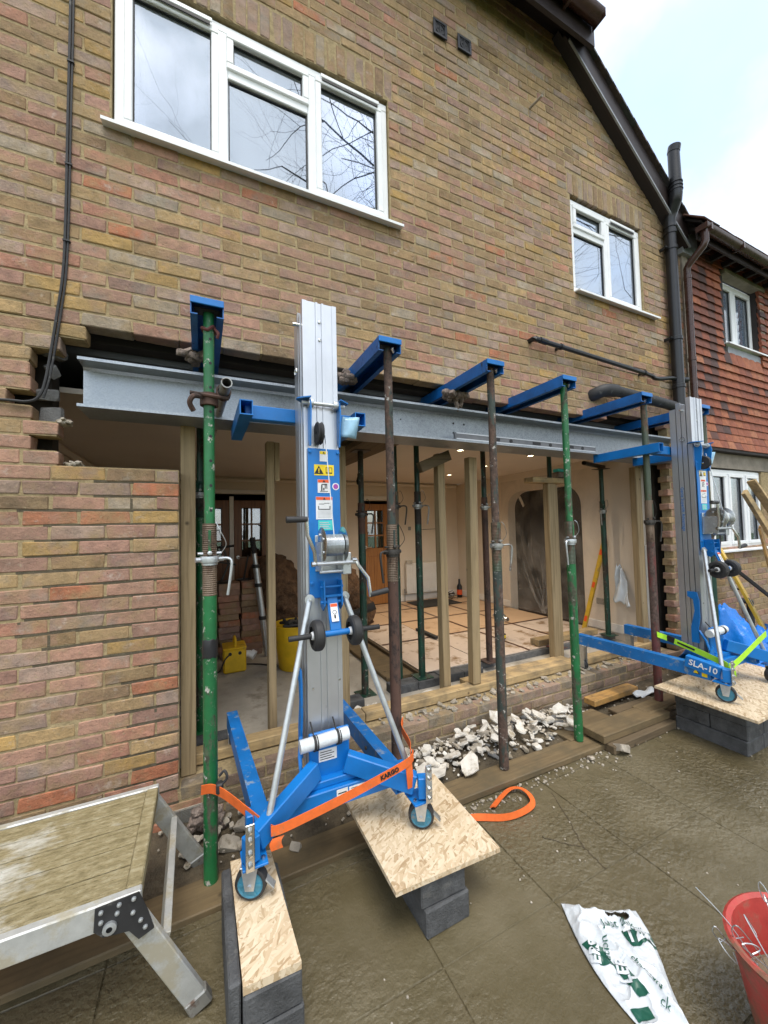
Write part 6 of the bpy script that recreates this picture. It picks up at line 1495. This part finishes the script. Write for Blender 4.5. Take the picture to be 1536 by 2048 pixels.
for (xt, xb) in ((X1-.02, X1+.150), (X0+.02, X0-.15)):
    for (yt, yb) in ((Y0+.012, Y0+.045), (Y1-.012, Y1+.085)):
        b = MB(); s = 1 if xb > xt else -1
        b.bar((xt-s*.02, yt, Z-.04), (xb, yb, .045), .066, .026, (0, 1, 0), .003)
        lg = b.build('leg', 'dirty_alu', hp)
        b = MB(); d = Vector((xb-xt, yb-yt, .045-Z+.04)).normalized(); p = Vector((xb, yb, .05)); b.bar(p-d*.012, p+d*.045, .072, .036, (0, 1, 0), .006); b.build('rubber_foot', 'castgrey', lg)
    b = MB(); s = 1 if xb > xt else -1; xm = xt+(xb-xt)*.40
    b.bar((xm+s*.012, Y0+.045, Z-.215), (xm+s*.004, Y1+.02, Z-.195), .024, .052, (.25*s, 0, 1), .002); b.build('leg_brace', 'dirty_alu', hp)
for y in (Y0-.004, ):
    b = MB(); b.prism([(X1-.115, Z+.002), (X1-.005, Z+.006), (X1+.018, Z-.055), (X1+.035, Z-.115), (X1-.005, Z-.13), (X1-.03, Z-.095), (X1-.095, Z-.085), (X1-.118, Z-.06)], .006, lambda u, v, w: (u, y-w, v)); hg = b.build('hinge_plate', 'rubber', hp)
    b = MB()
    for u, v in ((-.10, -.012), (-.055, -.008), (-.018, -.006), (-.06, -.030), (-.02, -.045), (.0, -.075), (.012, -.10), (-.10, -.04)): b.lathe([(0, -.006), (.006, -.004), (.007, 0)], (X1+u, y-.006, Z+v), 'y', 8)
    b.lathe([(.008, -.010), (.018, -.008), (.018, 0)], (X1-.078, y-.006, Z-.062), 'y', 14); b.build('rivet', 'zinc', hg, kind='stuff')
# ------------------------------------------------------------------ carrier bag
bag = thing('carrier_bag', 'crumpled white carrier bag with dark green print lying on the wet paving', 'plastic bag', (1.45, -1.4, 0))
BO = [(1.346, -1.216), (1.45, -1.30), (1.54, -1.325), (1.575, -1.345), (1.585, -1.385), (1.50, -1.52), (1.42, -1.62), (1.36, -1.70), (1.28, -1.72), (1.26, -1.62), (1.255, -1.50), (1.27, -1.36)]
def bag_h(x, y):
    cr = 1-abs(noise.noise(Vector((x*7+2, y*5, 1.5))))*2.2; c2 = 1-abs(noise.noise(Vector((x*17, y*13+3, 5))))*2.2
    return .010+.020*max(0, cr)**3+.009*max(0, c2)**3+.004*abs(noise.noise(Vector((x*38, y*34, 3))))+.018*max(0, 1-((x-1.40)/.14)**2)*max(0, 1-((y+1.48)/.25)**2)
def bag_pt(u, v):   # v from top edge (0) to the foot (1)
    tl, tr = Vector((1.346, -1.216)), Vector((1.588, -1.372)); bl, br = Vector((1.235, -1.66)), Vector((1.355, -1.705))
    a = tl.lerp(bl, v); c = tr.lerp(br, v); a = a+Vector((.045*math.sin(v*3.1)*-1+.0, 0)); c = c+Vector((.012*math.sin(v*6), 0))
    p = a.lerp(c, u); p += Vector((0.35, 0.55)).normalized()*(-.016*math.sin(u*math.pi)*(1-v))
    e = min(1, min(u, 1-u)*9+.15)*min(1, min(v, 1-v)*12+.2)
    return Vector((p.x, p.y, .004+bag_h(p.x, p.y)*e))
b = MB(); b.sheet(90, 132, bag_pt)
hole = [f for f in range(len(b.f))]
def uv_of(i): return (i % 91)/90.0, (i//91)/132.0
keep = []
for f in b.f:
    u = sum(uv_of(i)[0] for i in f)/4; v = sum(uv_of(i)[1] for i in f)/4
    if ((u-.66)/.16)**2+((v-.105)/.036)**2 < 1: continue
    keep.append(f)
b.f = keep; b.mi = [0]*len(keep); b.c = [(1, 1, 1)]*len(keep)
b.build('bag_film', 'bag', bag, smooth=50, solid=.0015)
def on_bag(name, u0, u1, v0, v1, mat, shear=0.0, nu=26, nv=26):
    b = MB(); b.sheet(nu, nv, lambda a, c: bag_pt(min(1, max(0, u0+(u1-u0)*a+shear*c)), v0+(v1-v0)*c)+Vector((0, 0, .0030))); return b.build(name, mat, bag, smooth=50)
on_bag('green_print', .60, .985, .255, .385, 'bag_green', .02); on_bag('green_print', .015, .20, .34, .50, 'bag_green', .08); on_bag('green_print', .25, .42, .50, .60, 'bag_green', .05); on_bag('green_print', .30, .48, .62, .72, 'bag_green', .06); on_bag('green_print', .07, .40, .78, .86, 'bag_green', -.04)
def bag_text(name, txt, size, u, v, ang, mat, bold=0.0):
    c = bag_pt(u, v); cu = bpy.data.curves.new('txt', 'FONT'); cu.body = txt; cu.size = size; cu.align_x = 'CENTER'; cu.align_y = 'CENTER'; cu.offset = bold; cu.resolution_u = 2
    ob = bpy.data.objects.new('txt', cu); COL.objects.link(ob); me = bpy.data.meshes.new_from_object(ob.evaluated_get(bpy.context.evaluated_depsgraph_get())); bpy.data.objects.remove(ob)
    bm = bmesh.new(); bm.from_mesh(me); bmesh.ops.triangulate(bm, faces=bm.faces); bmesh.ops.subdivide_edges(bm, edges=[e for e in bm.edges if e.calc_length() > .012], cuts=2); bm.to_mesh(me); bm.free()
    ca, sa = math.cos(ang), math.sin(ang)
    eu = bag_pt(min(1, u+.05), v)-bag_pt(max(0, u-.05), v); ev = bag_pt(u, min(1, v+.05))-bag_pt(u, max(0, v-.05)); lu, lv_ = eu.length/.1, ev.length/.1
    for vt in me.vertices:
        x, y = vt.co.x*ca-vt.co.y*sa, vt.co.x*sa+vt.co.y*ca
        p = bag_pt(min(1, max(0, u+x/lu)), min(1, max(0, v-y/lv_))); vt.co = p+Vector((0, 0, .0075))-world_of(bag)
    me.materials.clear(); me.materials.append(M[mat]); o = bpy.data.objects.new(name, me); COL.objects.link(o); o.parent = bag
bag_text('bag_lettering', 'Just ask...', .042, .64, .205, -.05, 'bag_green'); bag_text('bag_lettering', 'TER', .062, .80, .320, -.05, 'bag', .0022)
bag_text('bag_lettering', 'chandlers', .036, .66, .60, -1.08, 'bag_green', .0006); bag_text('bag_lettering', 'LER', .050, .355, .55, 1.25, 'bag', .0015); bag_text('bag_lettering', 'ERS', .045, .11, .42, 1.15, 'bag', .0015)
bag_text('bag_lettering', 'ation', .034, .27, .40, 1.25, 'bag_green'); bag_text('bag_lettering', 'ck', .036, .70, .80, -1.0, 'bag_green')
# ------------------------------------------------------------------ red tub with wire in it
tub = thing('red_tub', 'red rubber builders tub with tangled wire beside the carrier bag', 'tub', (1.605, -1.885, 0))
TC = (1.605, -1.885)
b = MB(); b.lathe([(0, .0), (.128, .0), (.135, .010), (.186, .285), (.196, .290), (.200, .300), (.192, .306), (.179, .300), (.128, .018), (0, .014)], (*TC, .002), 'z', 40)
for v in b.v:
    a = math.atan2(v.y-TC[1], v.x-TC[0]); v.z += .010*math.sin(a*2+.6)*(v.z/.3)**3
b.build('tub_body', 'red_tub', tub, smooth=50)
b = MB(); b.sheet(24, 24, lambda u, v: Vector((TC[0]+.160*math.sqrt(u)*math.cos(6.2832*v), TC[1]+.160*math.sqrt(u)*math.sin(6.2832*v), .165+.02*noise.noise(Vector((u*4, v*6, 2)))))); b.build('mud_fill', 'mud', tub, smooth=50)
wr = random.Random(4)
for k in range(14):
    b = MB(); c0 = Vector((TC[0]+wr.uniform(-.11, .03), TC[1]+wr.uniform(-.08, .11), .19+wr.uniform(0, .03))); up_ = Vector((wr.uniform(-.7, .1), wr.uniform(0, .7), wr.uniform(.5, 1.1))).normalized()
    L_ = wr.uniform(.10, .24) if k > 3 else wr.uniform(.22, .30); sd2 = up_.orthogonal().normalized(); sd2.rotate(Matrix.Rotation(wr.uniform(0, 6.3), 3, up_)); e_ = c0+up_*L_
    pts = [c0, c0.lerp(e_, .5)+sd2*wr.uniform(-.02, .02), e_]+([e_+sd2*.022-up_*.012, e_+sd2*.030-up_*.05, e_+sd2*.006-up_*.045] if k % 3 else [])
    b.tube(smooth_pts(pts, 4), .0017, 5); tag(b.build('wire_tie', 'zinc'), 'thin bent steel wire sticking out of the red tub', 'wire', 'steel wires in the red tub')
# ------------------------------------------------------------------ right side: tarpaulin, leaning timbers and levels
tp_ = random.Random(2)
def tarp(u, v):
    x = 4.30+1.65*u; y = -.10-.92*v
    h = (.56*math.exp(-((u-.10)/.22)**2)+.38*math.exp(-((u-.55)/.42)**2))*math.exp(-((v-.36)/.36)**2)
    k1 = max(0, 1-abs(noise.noise(Vector((u*6, v*5, 1))))*2.4); k2 = max(0, 1-abs(noise.noise(Vector((u*15, v*12, 4))))*2.4)
    h += .065*k1**2+.045*k2**2+.018*abs(noise.noise(Vector((u*34, v*26, 2))))
    if u < .12 and v < .3: h += .42*(1-u/.12)*(1-v/.3)
    e = min(1, min(v, 1-v)*8)*min(1, min(u, 1-u)*10+.2)
    return Vector((x+.03*noise.noise(Vector((u*8, v*8, 7))), y+.05*noise.noise(Vector((u*6, v*6, 9))), .012+h*(.25+.75*e)))
b = MB(); b.sheet(80, 60, tarp); tag(b.build('blue_tarpaulin', 'tarp', smooth=40, solid=.002), 'crumpled bright blue tarpaulin heaped behind the lime-strapped lift', 'tarpaulin')
def leaner(p0, p1, w, h, label, mat, name, cat, up=(0, 0, 1)):
    b = MB(); b.bar(p0, p1, w, h, up, .003); return tag(b.build(name, mat), label, cat)
leaner((6.3, -1.05, -.15), (5.02, -.52, 1.975), .028, .075, 'pale upper timber leaning before the window', 'timber_x', 'leaning_timber', 'timber', (0, 1, 0))
leaner((6.5, -.85, -.35), (4.92, -.50, 1.86), .072, .036, 'pale lower timber leaning with its end by the window frame', 'timber_x', 'leaning_timber', 'timber', (0, 1, 0))
leaner((5.50, -.60, .05), (5.19, -.50, 1.50), .02, .22, 'brown board standing under the leaning timbers', 'plank_or', 'leaning_board', 'board', (1, .3, 0))
y2 = thing('spirit_level', 'long yellow box level leaning on the wall under the ground floor window', 'spirit level', (5.4, -.4, .2))
p0, p1 = Vector((5.47, -.47, .02)), Vector((5.445, -.035, 1.262))
p0 = Vector((5.25, -.62, .06)); b = MB(); b.bar(p0, p1, .028, .085, (1, .2, 0), .003); b.build('level_body', 'ylevel', y2)
b = MB()
for t in (.52, .86): b.bar(p0.lerp(p1, t-.035), p0.lerp(p1, t+.035), .032, .04, (1, .2, 0))
b.build('level_vial', 'ink', y2, each=True)
leaner((5.35, -.55, .08), (4.85, -.08, .80), .035, .05, 'dark bar leaning on the wall above the tarpaulin', 'darksteel', 'leaning_bar', 'bar')
leaner((6.1, -.60, .30), (5.50, -.15, 1.02), .030, .035, 'thin dark bar leaning beside the yellow level', 'rubber', 'leaning_bar', 'bar')
# ------------------------------------------------------------------ bare trees behind the viewer, seen mirrored in the panes
def tree(base, height, spread, seed, label, lean=(0, 0)):
    rg = random.Random(seed); t = thing('bare_tree', label, 'tree', base); tr_ = MB(); tw = MB()
    def branch(p, d, L, r, depth):
        n = 7; pts = [p]; q = Vector(p); dd = Vector(d)
        for i in range(n):
            dd = (dd+Vector((rg.uniform(-.36, .36), rg.uniform(-.36, .36), rg.uniform(-.14, .24)))*(.55 if depth == 0 else 1.0)).normalized(); q = q+dd*L/n; pts.append(q.copy())
        (tr_ if depth < 2 else tw).tube(pts, [r*(1-.55*i/n) for i in range(n+1)], 7 if depth < 2 else (5 if depth < 4 else 3), caps=False)
        if depth >= 5: return
        for k in range(rg.choice((3, 4, 5)) if depth else 7):
            i = rg.randint(1 if depth else 2, n); a = dd.orthogonal().normalized(); a.rotate(Matrix.Rotation(rg.uniform(0, 6.28), 3, dd)); nd = (dd*rg.uniform(.45, .9)+a*rg.uniform(.55, 1.1)*spread).normalized()
            branch(pts[i], nd, L*rg.uniform(.58, .80), r*(1-.55*i/n)*rg.uniform(.45, .66), depth+1)
    branch(Vector(base)-Vector((0, 0, .3)), Vector((lean[0], lean[1], 1)).normalized(), height*.42, height*.021, 0)
    tr_.build('trunk', 'bark', t, smooth=60); tw.build('crown', 'bark', t, smooth=0); return t
tree((11.3, -10.0, 0), 25.0, 1.05, 23, 'tall bare oak standing behind the viewer, mirrored in the large upstairs window')
